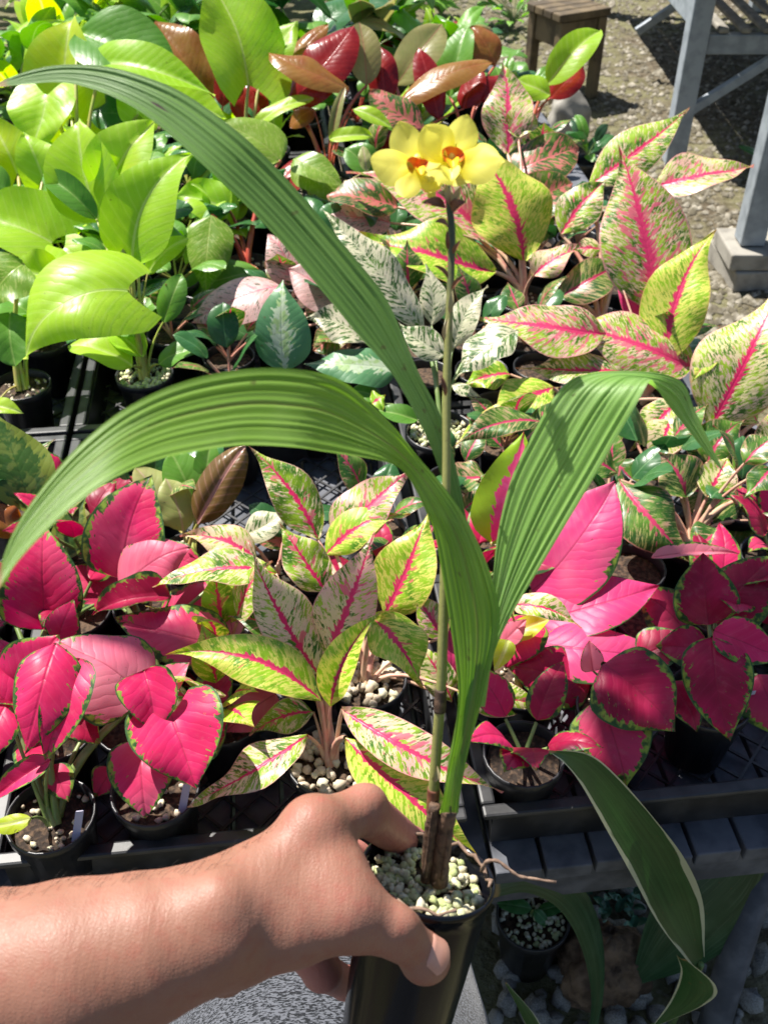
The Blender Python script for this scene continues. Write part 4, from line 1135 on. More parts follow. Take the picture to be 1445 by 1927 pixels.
# ------------------------------------------------------------------ floor plants below the front of the bench
def ribbon(name, parent, mat, left, right, n=40, m=10, pleats=0, amp=0.0, camber=0.0, flip=1):
    """blade between two edges; each edge row is (px, py, depth)"""
    Ls, Rs = spline(left, n), spline(right, n)
    A = np.array([U(*p) for p in Ls]); B = np.array([U(*p) for p in Rs])
    c = (A + B) / 2; tg = np.gradient(c, axis=0); tg /= np.linalg.norm(tg, axis=1)[:, None] + 1e-9
    sd = B - A; wd = np.linalg.norm(sd, axis=1); sdn = sd / (wd[:, None] + 1e-9)
    nn = np.cross(sdn, tg) * flip; nn /= np.linalg.norm(nn, axis=1)[:, None] + 1e-9
    t = np.linspace(0, 1, m + 1)
    P = A[:, None] + sd[:, None] * t[None, :, None]
    off = camber * wd[:, None] * (4 * t * (1 - t))[None, :]
    tw = t + .016 * np.sin(t * 19.0) + .011 * np.sin(t * 41.0 + 2.0)
    if pleats: off = off + amp * np.minimum(wd / 0.02, 1)[:, None] * ((np.abs(((tw * pleats) % 1) * 2 - 1) - .5) * (1 + .55 * np.sin(t * 23.0 + 1.3)))[None, :] * np.minimum(1, np.minimum(t, 1 - t) * 8 + .4)[None, :]
    P = P + nn[:, None] * off[..., None]
    s = np.concatenate([[0], np.cumsum(np.linalg.norm(np.diff(c, axis=0), axis=1))])
    uv = np.stack([np.broadcast_to(t[None], (n, m + 1)), np.broadcast_to((s / s[-1])[:, None], (n, m + 1))], -1).reshape(-1, 2)
    met = np.stack([(t[None] - .5) * wd[:, None], np.broadcast_to(s[:, None], (n, m + 1))], -1).reshape(-1, 2)
    fc = [(j * (m + 1) + i, j * (m + 1) + i + 1, (j + 1) * (m + 1) + i + 1, (j + 1) * (m + 1) + i) for j in range(n - 1) for i in range(m)]
    return obj(name, P.reshape(-1, 3), fc, MAT[mat], parent, True, {'uv': uv, 'met': met})
fp = onh(1195, 1985, 0.0)
vp = empty('broadleaf_floor_plant', fp, 'dark strap-leaved plant with cream leaf edges standing on the floor gravel', 'plant')
ribbon('leaf', vp, 'var',
    [(1310, 1830, 1.16), (1240, 1740, 1.12), (1190, 1650, 1.07), (1140, 1560, 1.02), (1095, 1480, .98), (1065, 1440, .96), (1032, 1414, .95)],
    [(1325, 1800, 1.16), (1322, 1700, 1.13), (1290, 1620, 1.08), (1230, 1540, 1.03), (1160, 1460, .99), (1105, 1418, .97), (1034, 1412, .95)], 40, 12, camber=-.14)
ribbon('leaf', vp, 'var',
    [(1228, 1930, 1.2), (1262, 1880, 1.18), (1280, 1830, 1.15), (1272, 1795, 1.14)],
    [(1232, 1932, 1.2), (1330, 1888, 1.16), (1346, 1855, 1.13), (1290, 1805, 1.12)], 24, 8, camber=.1)
ribbon('leaf', vp, 'dark',
    [(1100, 1990, 1.33), (1112, 1880, 1.28), (1092, 1780, 1.22), (1050, 1710, 1.17), (990, 1680, 1.14), (925, 1690, 1.12)],
    [(1112, 1990, 1.33), (1136, 1860, 1.27), (1128, 1740, 1.22), (1080, 1650, 1.17), (1000, 1615, 1.14), (925, 1645, 1.12)], 34, 8, camber=.1)
ribbon('leaf', vp, 'dark',
    [(1185, 1850, 1.42), (1230, 1700, 1.38), (1330, 1600, 1.34), (1440, 1575, 1.3)],
    [(1195, 1855, 1.42), (1330, 1810, 1.38), (1430, 1720, 1.34), (1450, 1590, 1.3)], 30, 10, camber=.1)
ribbon('leaf', vp, 'var',
    [(1010, 1990, 1.2), (985, 1920, 1.18), (950, 1850, 1.16)], [(1035, 1990, 1.2), (1012, 1920, 1.18), (952, 1848, 1.16)], 16, 6, camber=.1)
for k, (a, b) in enumerate([((1318, 1815, 1.16), (1235, 1985, 1.6)), ((1230, 1931, 1.2), (1215, 1990, 1.6)), ((1106, 1990, 1.33), (1150, 2000, 1.58)), ((1190, 1852, 1.42), (1190, 1960, 1.6))]):
    A, B = U(*a), U(*b); V, Fc = tubemesh([B, (A + B) / 2 + Vector((.0, .0, .02)), A], [.006, .005, .004], 7); obj('stalk', V, Fc, MAT['petiole_green'], vp)
# pot of pumice on the floor with a small plant
potted('small succulent in a black pot of pumice on the floor under the bench', 'plant', 1003, 1722, .052, [
    ('dgreen', (1010, 1715), (1062, 1700), 26), ('dgreen', (1000, 1710), (935, 1700), 30), ('dgreen', (1004, 1712), (1030, 1742), 22)], pet='petiole_green', fill='pumice', rim=.13, ph=.128)
# rock
r = random.Random(3); rc = onh(1125, 1850, 0)
from mathutils import noise as mnoise
V = []; Fc = []; NR = 32
for j in range(NR + 1):
    for i in range(2 * NR):
        th, ph = math.pi * i / NR, math.pi * j / NR
        d = Vector((math.sin(ph) * math.cos(th), math.sin(ph) * math.sin(th), math.cos(ph)))
        k = 1 + .16 * math.sin(3 * d.x + 1) * math.cos(4 * d.y) + .16 * mnoise.noise(d * 2.6) + .13 * mnoise.noise(d * 6.0) + .07 * mnoise.noise(d * 14.0)
        V.append(rc + Vector((d.x * .065 * k, d.y * .06 * k, .055 + d.z * .075 * k)))
for j in range(NR):
    for i in range(2 * NR):
        i2 = (i + 1) % (2 * NR); Fc.append((j * 2 * NR + i, (j + 1) * 2 * NR + i, (j + 1) * 2 * NR + i2, j * 2 * NR + i2))
tag(obj('rock', V, Fc, MAT['rock'], None), 'rough rust-brown rock on the floor beside the cream-edged plant', 'rock')
# blue-green sedum clump
sp = onh(1105, 1690, 0.0); sd_ = empty('sedum_clump', sp, 'low clump of blue-green rosettes on the floor under the bench edge', 'plant')
for k in range(90):
    a, q = r.random() * 6.283, .085 * math.sqrt(r.random()); h = .055 * (1 - (q / .1) ** 2) + r.uniform(0, .02)
    B = sp + Vector((q * math.cos(a), q * math.sin(a), h)); b = r.random() * 6.283
    T = B + Vector((math.cos(b), math.sin(b), .7)).normalized() * .022
    P, uv, met = leafmesh(B, T, .012, (0, 0, 1), 'ellip', .1, .3, 0, 0, seed=k)
    obj('leaf', P, LF, MAT['sedum'], sd_, True, {'uv': uv, 'met': met})
# boulder on the far gravel
bc = onh(1065, 275, 0.0); V = []; Fc = []
for j in range(NR + 1):
    for i in range(2 * NR):
        th, ph = math.pi * i / NR, math.pi * j / NR
        d = Vector((math.sin(ph) * math.cos(th), math.sin(ph) * math.sin(th), math.cos(ph)))
        k = 1 + .08 * math.sin(4 * d.x + 1) * math.cos(5 * d.y) + .05 * math.sin(9 * d.z + 5 * d.x)
        V.append(bc + Vector((d.x * .085 * k, d.y * .07 * k, .10 + d.z * .12 * k)))
for j in range(NR):
    for i in range(2 * NR):
        i2 = (i + 1) % (2 * NR); Fc.append((j * 2 * NR + i, (j + 1) * 2 * NR + i, (j + 1) * 2 * NR + i2, j * 2 * NR + i2))
tag(obj('boulder', V, Fc, MAT['concrete'], None), 'small rounded grey boulder on the gravel in front of the stool', 'boulder')
# ------------------------------------------------------------------ the held orchid
AX = (c2w(.17, .943, .284 * -1) - c2w(0, 0, 0)).normalized()      # pot axis: top leans away from the viewer
PC = U(806, 1642, .50); PR, PH = .0325, .135
orch = empty('potted_orchid', PC - AX * PH, 'yellow-flowered orchid with long pleated leaves in a tall black pot held in a hand', 'orchid')
V, Fc = lathe(PC, AX, [(.001, -PH), (.0245, -PH), (.0255, -PH + .004), (PR * .985, -.012), (PR * 1.0, -.004), (PR * 1.035, -.003), (PR * 1.04, 0), (PR * 1.0, .0008), (PR * .965, -.002), (PR * .94, -.03)], 48)
obj('pot', V, Fc, MAT['pot_gloss'], orch)
ea = AX.cross(Vector((0, 0, 1))).normalized(); eb = AX.cross(ea).normalized()
r = random.Random(5)
V = [PC - AX * .012]; Fc = []
for i in range(1, 7):
    for k in range(28):
        a = 6.283 * k / 28; q = PR * .955 * i / 6
        V.append(PC - AX * (.012 + r.uniform(-.0015, .0015)) + ea * q * math.cos(a) + eb * q * math.sin(a))
for k in range(28):
    Fc.append((0, 1 + k, 1 + (k + 1) % 28))
    for i in range(5):
        b = 1 + i * 28; Fc.append((b + k, b + 28 + k, b + 28 + (k + 1) % 28, b + (k + 1) % 28))
obj('soil', V, Fc, MAT['soil'], orch)
for k in range(290):
    a, q = r.random() * 6.283, PR * .91 * math.sqrt(r.random()); s = .0024 * r.uniform(.6, 1.5)
    p = PC - AX * (.0105 - r.uniform(0, .0055)) + ea * q * math.cos(a) + eb * q * math.sin(a)
    inst('pumice_stone', PUM[k % 6], orch, p, (r.random() * 6, r.random() * 6, r.random() * 6), (s, s * r.uniform(.7, 1), s * r.uniform(.65, .95)))
# torn paper-like dry sheath round the rim, and a dry root
pts = []; 
for i in range(22):
    a = 0.2 + i * 2.75 / 21; q = PR * (.93 + .03 * math.sin(i * 1.7))
    pts.append(PC + AX * (.0005 + .0016 * math.sin(i * 2.3)) + ea * q * math.cos(a) + eb * q * math.sin(a))
V, Fc = tubemesh(pts, [.0006 + .0006 * abs(math.sin(i * 1.3)) for i in range(22)], 6); obj('dry_husk', V, Fc, MAT['root_dry'], orch)
pts = []
for i in range(14):
    a = 3.5 + i * 2.0 / 13; q = PR * (.93 + .03 * math.sin(i * 1.9))
    pts.append(PC + AX * (.0005 + .0012 * math.sin(i * 2.1)) + ea * q * math.cos(a) + eb * q * math.sin(a))
V, Fc = tubemesh(pts, [.0006 + .0005 * abs(math.sin(i * 1.3)) for i in range(14)], 6); obj('dry_husk', V, Fc, MAT['root_dry'], orch)
rt = spline([(905, 1640, .505), (915, 1622, .50), (935, 1620, .498), (955, 1634, .497), (975, 1648, .496), (1000, 1653, .495), (1046, 1660, .494)], 24)
V, Fc = tubemesh([U(*p) for p in rt], [(.0011 - .00002 * i) * (.75 + .4 * abs(math.sin(i * 2.1))) for i in range(24)], 7); obj('dry_root', V, Fc, MAT['root_dry'], orch)
# husked bases of the two shoots
def tube_px(name, rows, mat, parent, n=24, seg=10, jag=0.0):
    S = spline(rows, n); pts = [U(*p[:3]) for p in S]; rad = [p[3] / F * p[2] * (1 + jag * r.uniform(-1, 1)) for p in S]
    V, Fc = tubemesh(pts, rad, seg)
    uv = np.array([[k / seg, i / (n - 1)] for i in range(n) for k in range(seg)])
    return obj(name, V, Fc, MAT[mat], parent, True, {'uv': uv})
tube_px('husk', [(802, 1655, .502, 12), (806, 1610, .493, 12), (812, 1560, .483, 14), (818, 1515, .474, 11)], 'husk', orch, 18, 10, .08)
tube_px('husk', [(826, 1660, .500, 17), (831, 1610, .490, 16), (838, 1560, .480, 16), (846, 1522, .472, 15)], 'husk', orch, 18, 12, .07)
for a, b in (((800, 1650), (812, 1530)), ((832, 1655), (848, 1518))):
    tube_px('husk_strip', [(a[0], a[1], .492, 5), ((a[0] + b[0]) / 2 + 2, (a[1] + b[1]) / 2, .480, 5), (b[0], b[1], .468, 2)], 'husk', orch, 10, 5, .2)
# flower stalk
STK = [(806, 1640, .500, 10), (815, 1500, .478, 10.5), (822, 1400, .468, 10), (830, 1290, .458, 10), (835, 1130, .448, 9.5), (838, 1000, .442, 8.5), (840, 860, .438, 8), (840, 740, .435, 8),
       (844, 620, .432, 7.5), (848, 520, .430, 7), (850, 440, .428, 7), (845, 385, .426, 6.5), (842, 350, .425, 5)]
tube_px('flower_stalk', STK, 'stalk', orch, 60, 10)
for y0, y1, mt in ((1290, 1345, 'husk'), (1465, 1530, 'bract'), (748, 742, 'bract')):
    if abs(y0 - y1) > 20:
        S = spline(STK, 200); q = S[(S[:, 1] >= y0) & (S[:, 1] <= y1)]; q = q.copy(); q[:, 3] += 1.6
        tube_px('node_sheath', q[::3], mt, orch, 12, 10)
# bracts along the stalk
def petal(name, parent, mat, B, T, wpx, zb, zt, shape='narrow', **kw):
    kw.setdefault('arch', .1); kw.setdefault('wave', 0.0); kw.setdefault('twist', 0.0)
    return place_leaf(parent, mat, B, T, wpx, zb, zt, shape, name=name, **kw)
simple('bract_leaf', (0.14, 0.045, 0.025), 0.5, (0.24, 0.10, 0.05), 120, 0.2)
for B, T, wd, mt in (((838, 390), (793, 382), 17, 'bract'), ((852, 400), (876, 380), 20, 'bract'), ((842, 428), (818, 418), 8, 'bract'), ((843, 470), (841, 432), 8, 'bract'), ((853, 478), (867, 452), 8, 'bract'),
                     ((842, 525), (816, 500), 8, 'bract'), ((850, 545), (877, 517), 8, 'bract'), ((846, 590), (850, 545), 10, 'bract_pale'), ((836, 640), (844, 598), 9, 'bract_pale'), ((838, 745), (830, 705), 9, 'bract'),
                     ((846, 385), (838, 345), 14, 'bract_pale'), ((852, 390), (868, 350), 13, 'bract_pale'), ((846, 388), (822, 362), 16, 'bract_pale'), ((815, 1470), (822, 1440), 12, 'bract_pale')):
    z = float(np.interp(B[1], [s[1] for s in STK][::-1], [s[2] for s in STK][::-1])) - .003
    petal('bract', orch, mt, B, T, wd, z, z - .004, 'narrow', fold=.8, curl=0)
# leaves, edge by edge
def edges(pts, ys, zs):
    """give a traced edge its depth: the depth varies along the blade's own run (parameter 0..1)"""
    n = len(pts); return [(p[0], p[1], float(np.interp(i / (n - 1), ys, zs))) for i, p in enumerate(pts)]
l1u = [(885, 1010), (876, 970), (858, 880), (831, 786), (787, 700), (730, 568), (674, 493), (599, 404), (525, 321), (450, 250), (355, 181), (280, 147), (198, 125), (123, 122), (56, 133), (-6, 157)]
l1l = [(868, 1010), (851, 949), (834, 907), (800, 818), (739, 706), (674, 631), (610, 553), (525, 452), (460, 384), (390, 318), (310, 246), (250, 202), (187, 172), (123, 156), (67, 157), (-6, 164)]
ribbon('leaf', orch, 'orchs', edges(l1l, [0, .3, .6, 1], [.455, .430, .415, .43]), edges(l1u, [0, .3, .6, 1], [.460, .436, .424, .435]), 70, 40, 8, .0011, -.05)
l3l = [(892, 1330), (905, 1235), (925, 1100), (937, 1000), (962, 900), (1000, 820), (1040, 750), (1075, 713), (1120, 701), (1180, 699), (1245, 703), (1286, 722), (1306, 770), (1335, 832), (1363, 892)]
l3r = [(912, 1330), (928, 1235), (958, 1165), (1005, 1085), (1065, 985), (1122, 890), (1165, 815), (1200, 755), (1222, 716), (1232, 722), (1243, 742), (1262, 770), (1287, 800), (1322, 845), (1364, 893)]
zz = [0, .15, .3, .45, .52, .58, .66, .8, 1], [.462, .452, .446, .441, .442, .449, .463, .478, .485]
zr = [0, .15, .3, .5, .57, .66, .8, 1], [.462, .452, .440, .428, .430, .446, .466, .485]
ribbon('leaf', orch, 'orchl', edges(l3l, *zz), edges(l3r, *zr), 80, 48, 11, .0011, .03, -1)
l2u = [(862, 1530), (866, 1492), (882, 1408), (903, 1331), (918, 1265), (934, 1210), (940, 1157), (931, 1108), (910, 1046), (874, 972), (831, 911), (786, 859), (744, 807), (692, 755), (644, 717), (588, 699), (500, 692), (400, 704), (310, 731), (225, 776), (150, 838), (90, 905), (40, 975), (10, 1040), (-8, 1112)]
l2l = [(828, 1530), (836, 1492), (843, 1447), (854, 1390), (862, 1310), (856, 1240), (845, 1165), (832, 1085), (818, 1006), (800, 960), (778, 915), (755, 884), (720, 868), (665, 858), (610, 850), (554, 842), (460, 838), (380, 848), (295, 866), (215, 900), (140, 953), (85, 1003), (40, 1050), (10, 1090), (-6, 1116)]
zu = [0, .2, .35, .45, .6, .8, 1], [.470, .455, .442, .430, .395, .345, .310]
zl = [0, .2, .35, .45, .6, .8, 1], [.468, .446, .430, .418, .378, .328, .306]
ribbon('leaf', orch, 'orch', edges(l2l, *zl), edges(l2u, *zu), 110, 44, 10, .0009, -.06)
tube_px('leaf_sheath', [(846, 1528, .478, 15), (853, 1470, .472, 15), (864, 1400, .465, 15), (880, 1320, .458, 14), (895, 1240, .456, 10)], 'orch', orch, 20, 12)
# flowers
def flower(parent_label, cx, cy, z, petals, lip):
    e = obj('flower', *tubemesh([U(cx, cy + 34, z + .006), U(cx, cy + 10, z + .004), U(cx, cy, z + .001)], [.0018, .002, .003], 8), MAT['flower_yellow'], orch)
    for k, (tx, ty, wd, dt) in enumerate(petals):
        petal('petal', e, 'petal', (cx + (tx - cx) * .04, cy + (ty - cy) * .04), (tx, ty), wd * 1.14, z + .0025 - .0008 * k, z + dt - .0006 * k, 'petal', up=.7, arch=-.10, fold=.12, curl=.25)
    for mt, bx, by, tx, ty, wd, zo in lip:
        petal('lip', e, mt, (bx, by), (tx, ty), wd * 1.2, z + zo - .002, z + zo - .005, 'petal', up=.3, arch=.12, fold=.6, curl=-.3)
    S = [(cx - 1, cy + 4, z - .001, 6), (cx - 2, cy - 5, z - .005, 9), (cx - 2, cy - 13, z - .007, 9), (cx - 2, cy - 19, z - .006, 5)]
    tube_px('column', S, 'flower_yellow', e, 10, 10)
flower('l', 787, 312, .424, [(840, 262, 58, .004), (752, 228, 56, .002), (826, 350, 40, .004), (697, 301, 58, -.002), (760, 372, 42, -.003)],
       [('lip_red', 781, 316, 766, 300, 20, -.004), ('lip_red', 787, 318, 806, 304, 18, -.004), ('lip_orange', 776, 326, 765, 304, 9, -.006), ('lip_orange', 786, 318, 792, 330, 14, -.007)])
flower('r', 852, 302, .418, [(950, 304, 44, .006), (883, 344, 52, -.002), (815, 338, 56, -.001), (880, 216, 54, .0), (800, 236, 64, -.002), (942, 300, 66, -.003)],
       [('lip_red', 848, 302, 832, 282, 24, -.004), ('lip_red', 855, 302, 874, 290, 24, -.004), ('lip_orange', 850, 302, 852, 318, 20, -.006), ('lip_orange', 836, 306, 836, 282, 7, -.005), ('lip_orange', 868, 318, 876, 292, 7, -.005), ('flower_yellow', 846, 318, 848, 342, 30, -.007)])
flower('b', 812, 338, .430, [(800, 355, 26, -.001), (826, 352, 30, -.001), (812, 362, 28, -.003)], [])
# ------------------------------------------------------------------ the person: forearm and hand in one surface, trousers below
def cc(px, py, z): return np.array([(px - CX) / F * z, -(py - CY) / F * z, z], np.float32)
def rcone(P, a, b, ra, rb):
    ab = b - a; t = np.clip(((P - a) @ ab) / (ab @ ab), 0, 1)
    return np.linalg.norm(P - a - t[:, None] * ab, axis=1) - (ra + (rb - ra) * t)
def smin(a, b, k):
    h = np.maximum(k - np.abs(a - b), 0) / k
    return np.minimum(a, b) - h * h * k * .25
# joints: px, py, depth, radius (mm)
J = dict(
 e0=(-260, 1905, .42, 41), e1=(-60, 1866, .42, 38), e2=(140, 1822, .422, 33.5), e3=(285, 1780, .425, 28), w=(395, 1744, .43, 20.5),
 wa=(450, 1695, .437, 15), wb=(440, 1782, .437, 11.5),
 im=(588, 1556, .455, 12), ip=(686, 1526, .482, 11.3), id=(772, 1590, .552, 9.6), it=(815, 1615, .565, 8.5),
 mm=(575, 1610, .480, 13), mp=(660, 1622, .545, 11.5), md=(770, 1672, .588, 10), mt=(825, 1700, .588, 8.5),
 rm=(555, 1675, .500, 13), rp=(640, 1742, .560, 10.5), rd=(740, 1775, .600, 9.5), rt=(800, 1790, .600, 8),
 lm=(535, 1735, .508, 12), lp=(606, 1828, .545, 10.2), ld=(650, 1850, .585, 9), lt=(700, 1860, .605, 7.5),
 tc=(490, 1762, .442, 12), tm=(645, 1716, .440, 11.8), ti=(744, 1754, .450, 10.6), tt=(800, 1799, .461, 9.6), te=(809, 1810, .463, 9.3),
 web=(625, 1640, .455, 11), f1=(500, 1690, .444, 16), f2=(592, 1606, .450, 11.5), f3=(622, 1668, .445, 11.5), f4=(560, 1730, .440, 13.5), f5=(680, 1722, .446, 10.5), heel=(424, 1832, .458, 8), pa=(520, 1685, .456, 17))
Q = {k: (cc(*v[:3]), v[3] / 1000) for k, v in J.items()}
CHAIN = [('e0', 'e1', .012), ('e1', 'e2', .012), ('e2', 'e3', .012), ('e3', 'w', .012), ('w', 'wa', .014), ('w', 'wb', .014), ('wa', 'im', .014), ('w', 'pa', .014), ('pa', 'mm', .012), ('pa', 'rm', .012), ('pa', 'lm', .012),
         ('wb', 'tc', .012), ('tc', 'tm', .014), ('f1', 'f2', .014), ('f1', 'f3', .014), ('f1', 'f4', .014), ('f4', 'f3', .014), ('f3', 'f5', .012), ('pa', 'web', .012), ('web', 'tm', .010), ('web', 'im', .008), ('wb', 'heel', .010), ('heel', 'lm', .010),
         ('im', 'ip', .006), ('ip', 'id', .004), ('id', 'it', .004), ('mm', 'mp', .004), ('mp', 'md', .004), ('md', 'mt', .004), ('rm', 'rp', .004), ('rp', 'rd', .004), ('rd', 'rt', .004),
         ('lm', 'lp', .005), ('lp', 'ld', .004), ('ld', 'lt', .004), ('tm', 'ti', .012), ('ti', 'tt', .006), ('tt', 'te', .004)]
BUMPS = [((690, 1505, .476), 6.5, .008), ((752, 1740, .443), 5.5, .009), ((790, 1818, .459), 6, .008), ((412, 1690, .418), 6, .014)]
def groove(P, c, nrm, depth, wid, ext):
    d = P - c; a = d @ nrm; q = np.linalg.norm(d - a[:, None] * nrm, axis=1)
    return depth * np.exp(-(a / wid) ** 2) * np.clip(1.4 - q / ext, 0, 1)
def hand(P):
    d = None
    for a, b, k in CHAIN:
        x = rcone(P, Q[a][0], Q[b][0], Q[a][1], Q[b][1])
        d = x if d is None else smin(d, x, k)
    for c, rr, k in BUMPS: d = smin(d, np.linalg.norm(P - cc(*c), axis=1) - rr / 1000, k)
    def gl(a, b, t, depth=.0006, wid=.0011, ext=.014):
        A, B = Q[a][0], Q[b][0]; n = (B - A) / np.linalg.norm(B - A); return groove(P, A + (B - A) * t, n, depth, wid, ext)
    for t in (.86, .94, 1.02, 1.10): d = d + gl('tm', 'ti', t, .0006, .0009, .016)
    for t in (.80, 1.0): d = d + gl('im', 'ip', t, .0006, .001, .014)
    d = d + gl('ip', 'id', .10, .0006, .0012) + gl('ip', 'id', .50, .0006, .0012)
    d = d + gl('e3', 'w', .92, .0005, .0018, .035) + gl('e3', 'w', 1.1, .0004, .0018, .035)
    # tendon hollows and knuckle rise on the back of the hand
    d = d + .0007 * np.exp(-((np.linalg.norm(P - cc(640, 1610, .435), axis=1)) / .014) ** 2)
    # fine folds at the base of the thumb
    d = d + .00016 * np.sin((P[:, 0] * 900 + P[:, 1] * 350)) * np.exp(-((np.linalg.norm(P - cc(640, 1745, .430), axis=1)) / .02) ** 2)
    return d
hs = .0016
lo = np.array([-.165, -.325, .355]); hi = np.array([.055, -.118, .635])
nx, ny, nz = [int((hi[i] - lo[i]) / hs) for i in range(3)]
gx, gy, gz = [lo[i] + hs * np.arange(m) for i, m in enumerate((nx, ny, nz))]
G = np.full((nx, ny, nz), 1.0, np.float32)
for i in range(nx):                                   # slabs keep the memory small
    Y, Z = np.meshgrid(gy, gz, indexing='ij')
    P = np.stack([np.full(Y.size, gx[i]), Y.ravel(), Z.ravel()], 1).astype(np.float32)
    G[i] = hand(P).reshape(ny, nz)
def surface_net(G):
    s = G < 0
    c = np.zeros(tuple(k - 1 for k in G.shape), np.int8)
    sl = [(slice(a, G.shape[0] - 1 + a), slice(b, G.shape[1] - 1 + b), slice(d, G.shape[2] - 1 + d)) for a in (0, 1) for b in (0, 1) for d in (0, 1)]
    for q in sl: c += s[q]
    act = np.argwhere((c > 0) & (c < 8)); idx = np.full(c.shape, -1, np.int64); idx[tuple(act.T)] = np.arange(len(act))
    off = np.array([(a, b, d) for a in (0, 1) for b in (0, 1) for d in (0, 1)])
    vals = np.stack([G[tuple((act + o).T)] for o in off], 1)
    acc = np.zeros((len(act), 3)); cnt = np.zeros(len(act))
    for i in range(8):
        for j in range(i + 1, 8):
            if np.abs(off[i] - off[j]).sum() != 1: continue
            a, b = vals[:, i], vals[:, j]; mk = (a < 0) != (b < 0)
            t = np.where(mk, a / np.where(mk, a - b, 1), 0)
            acc += np.where(mk[:, None], off[i] + t[:, None] * (off[j] - off[i]), 0); cnt += mk
    V = act + acc / cnt[:, None]
    Fc = []
    for ax in range(3):
        o1, o2 = [(1, 2), (2, 0), (0, 1)][ax]
        sh = list(G.shape); a = [slice(1, -1)] * 3; b = [slice(1, -1)] * 3
        a[ax] = slice(0, -1); b[ax] = slice(1, None)
        A, B = s[tuple(a)], s[tuple(b)]
        e = np.argwhere(A != B); st = A[tuple(e.T)]
        base = e + 1; base[:, ax] -= 1
        d1 = np.zeros(3, int); d1[o1] = 1; d2 = np.zeros(3, int); d2[o2] = 1
        q = [idx[tuple((base - d1 - d2).T)], idx[tuple((base - d2).T)], idx[tuple(base.T)], idx[tuple((base - d1).T)]]
        q = np.stack(q, 1); q[~st] = q[~st][:, ::-1]
        Fc.append(q)
    return V, np.vstack(Fc)
HV, HF = surface_net(G)
HF = HF[(HF >= 0).all(1)]
# light Laplacian smoothing
for it in range(3):
    acc = np.zeros_like(HV); cnt = np.zeros(len(HV))
    for i in range(4):
        a, b = HF[:, i], HF[:, (i + 1) % 4]
        np.add.at(acc, a, HV[b]); np.add.at(cnt, a, 1)
    HV = .5 * HV + .5 * acc / np.maximum(cnt, 1)[:, None]
HV = lo + HV * hs
palm = np.clip((HV[:, 2] - .47) / .03, 0, 1) * .8        # reddish palm side, away from the back of the hand
knu = np.zeros(len(HV))
for q, s_ in (((690, 1500, .472), .012), ((586, 1525, .448), .014), ((748, 1745, .443), .011), ((820, 1800, .455), .010), ((650, 1700, .428), .013)):
    knu = np.maximum(knu, np.exp(-(np.linalg.norm(HV - cc(*q), axis=1) / s_) ** 2))
W = np.stack([HV[:, 0], HV[:, 1] * SP + HV[:, 2] * CP, H + HV[:, 1] * CP - HV[:, 2] * SP], 1)
person = empty('person', Vector((-.05, .30, 0)), 'person in grey heathered trousers holding the potted orchid with a bare forearm', 'person')
HF = HF[:, ::-1]
body = obj('body', W, HF, MAT['skin'], person, True, {'uv': np.stack([palm, knu], 1)})
# thumb nail: a patch laid on the thumb's surface
def hit(c, d):
    """walk from outside to the skin"""
    t = 0.0; p = c.copy()
    for _ in range(60):
        s = float(hand(p[None].astype(np.float32))[0])
        if s < 1e-5: break
        p = p + d * s * .8
    return p
A, B = Q['ti'][0].astype(float), Q['te'][0].astype(float); ax = (B - A) / np.linalg.norm(B - A)
nd = np.array([.62, .45, -.64]); nd -= ax * nd.dot(ax); nd /= np.linalg.norm(nd); sdv = np.cross(ax, nd)
V = []; uvn = []; nu, nv = 10, 10
for j in range(nv + 1):
    for i in range(nu + 1):
        u = -1 + 2 * i / nu; v = j / nv
        w_ = .0066 * (1 - .18 * (1 - v) ** 3 - .10 * max(0, v - .75) * 4)
        along = .0145 + .0125 * v + .0022 * (u * u) * (1 if v < .5 else -1) * abs(v - .5) * 2
        ang = u * .80
        c0 = A + ax * along * 1.0
        dirv = nd * math.cos(ang) + sdv * math.sin(ang)
        p = hit(c0 + dirv * .022, -dirv)
        lift = .00045 + .0006 * v ** 3 - .0005 * max(abs(u) - .8, 0) * 4 - (.0006 if v == 0 else 0)
        V.append(c2w(*(p + dirv * lift)))
Fc = [(j * (nu + 1) + i, j * (nu + 1) + i + 1, (j + 1) * (nu + 1) + i + 1, (j + 1) * (nu + 1) + i) for j in range(nv) for i in range(nu)]
obj('thumbnail', V, Fc, MAT['nail'], person)
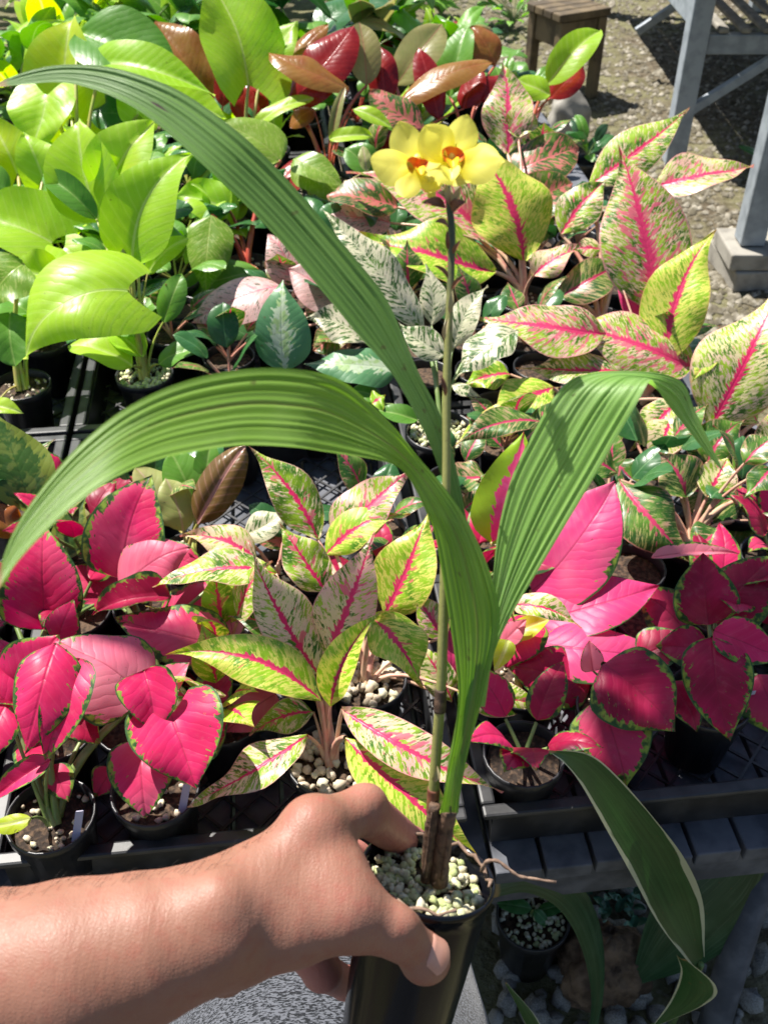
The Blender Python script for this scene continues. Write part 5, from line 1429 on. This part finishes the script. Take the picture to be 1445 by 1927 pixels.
# short dark hairs along the upper edge of the forearm
r = random.Random(9); parts = []
for k in range(260):
    px = r.uniform(-20, 520); py = np.interp(px, [0, 281, 386, 439, 520], [1672, 1638, 1615, 1592, 1545]) + r.uniform(-6, 30)
    c = cc(px, py, .33).astype(float); d = cc(px, py, 1.0).astype(float); d /= np.linalg.norm(d)
    p = c + d * 0; ok = False
    for _ in range(22):
        s = float(hand(p[None].astype(np.float32))[0])
        if s < 2e-5: ok = True; break
        p = p + d * s * .9
        if p[2] > .55: break
    if not ok: continue
    e = 1e-4; g = np.array([float(hand((p + np.eye(3)[i] * e)[None].astype(np.float32))[0]) for i in range(3)]); g /= np.linalg.norm(g) + 1e-9
    if g[1] < .5 or abs(g @ d) > .4: continue
    L = r.uniform(.004, .009); dirv = g * .5 + np.array([.7 + r.uniform(-.3, .3), .2 + r.uniform(-.3, .3), r.uniform(-.3, .3)]); dirv /= np.linalg.norm(dirv)
    a = c2w(*p); b = c2w(*(p + dirv * L * .6)); q = c2w(*(p + dirv * L + g * -.0008))
    parts.append(tubemesh([a, b, q], [.00006, .00005, .00002], 3, False))
V, Fc = join(parts); oh = obj('arm_hair', V, Fc, MAT['hair'], person); oh['kind'] = 'stuff'
# trousers: thigh coming from below the viewer to the knee, then the shin down to the floor
path = [(-.055, -.30, .80, .125, .10), (-.055, -.05, .775, .13, .10), (-.05, .15, .75, .13, .10), (-.045, .29, .715, .128, .095), (-.04, .375, .66, .12, .085), (-.04, .405, .56, .105, .08), (-.045, .39, .40, .095, .085), (-.05, .36, .2, .085, .08), (-.05, .33, .02, .08, .08)]
S = spline(path, 90); V = []; Fc = []; ns = 48
for i, q in enumerate(S):
    t = S[min(i + 1, len(S) - 1), :3] - S[max(i - 1, 0), :3]; t = Vector(t).normalized()
    sx = Vector((1, 0, 0)); sx = (sx - t * sx.dot(t)).normalized(); up = sx.cross(t)
    for k in range(ns):
        a = 6.283 * k / ns
        fr = 1 + .018 * math.sin(3 * a + i * .11) + .012 * math.sin(7 * a - i * .19) + .01 * math.sin(i * .55 + 2 * a)
        V.append(Vector(q[:3]) + sx * q[3] * fr * math.cos(a) + up * q[4] * fr * math.sin(a))
for i in range(len(S) - 1):
    for k in range(ns):
        k2 = (k + 1) % ns; Fc.append((i * ns + k, i * ns + k2, (i + 1) * ns + k2, (i + 1) * ns + k))
obj('trousers', V, Fc, MAT['knit'], person)
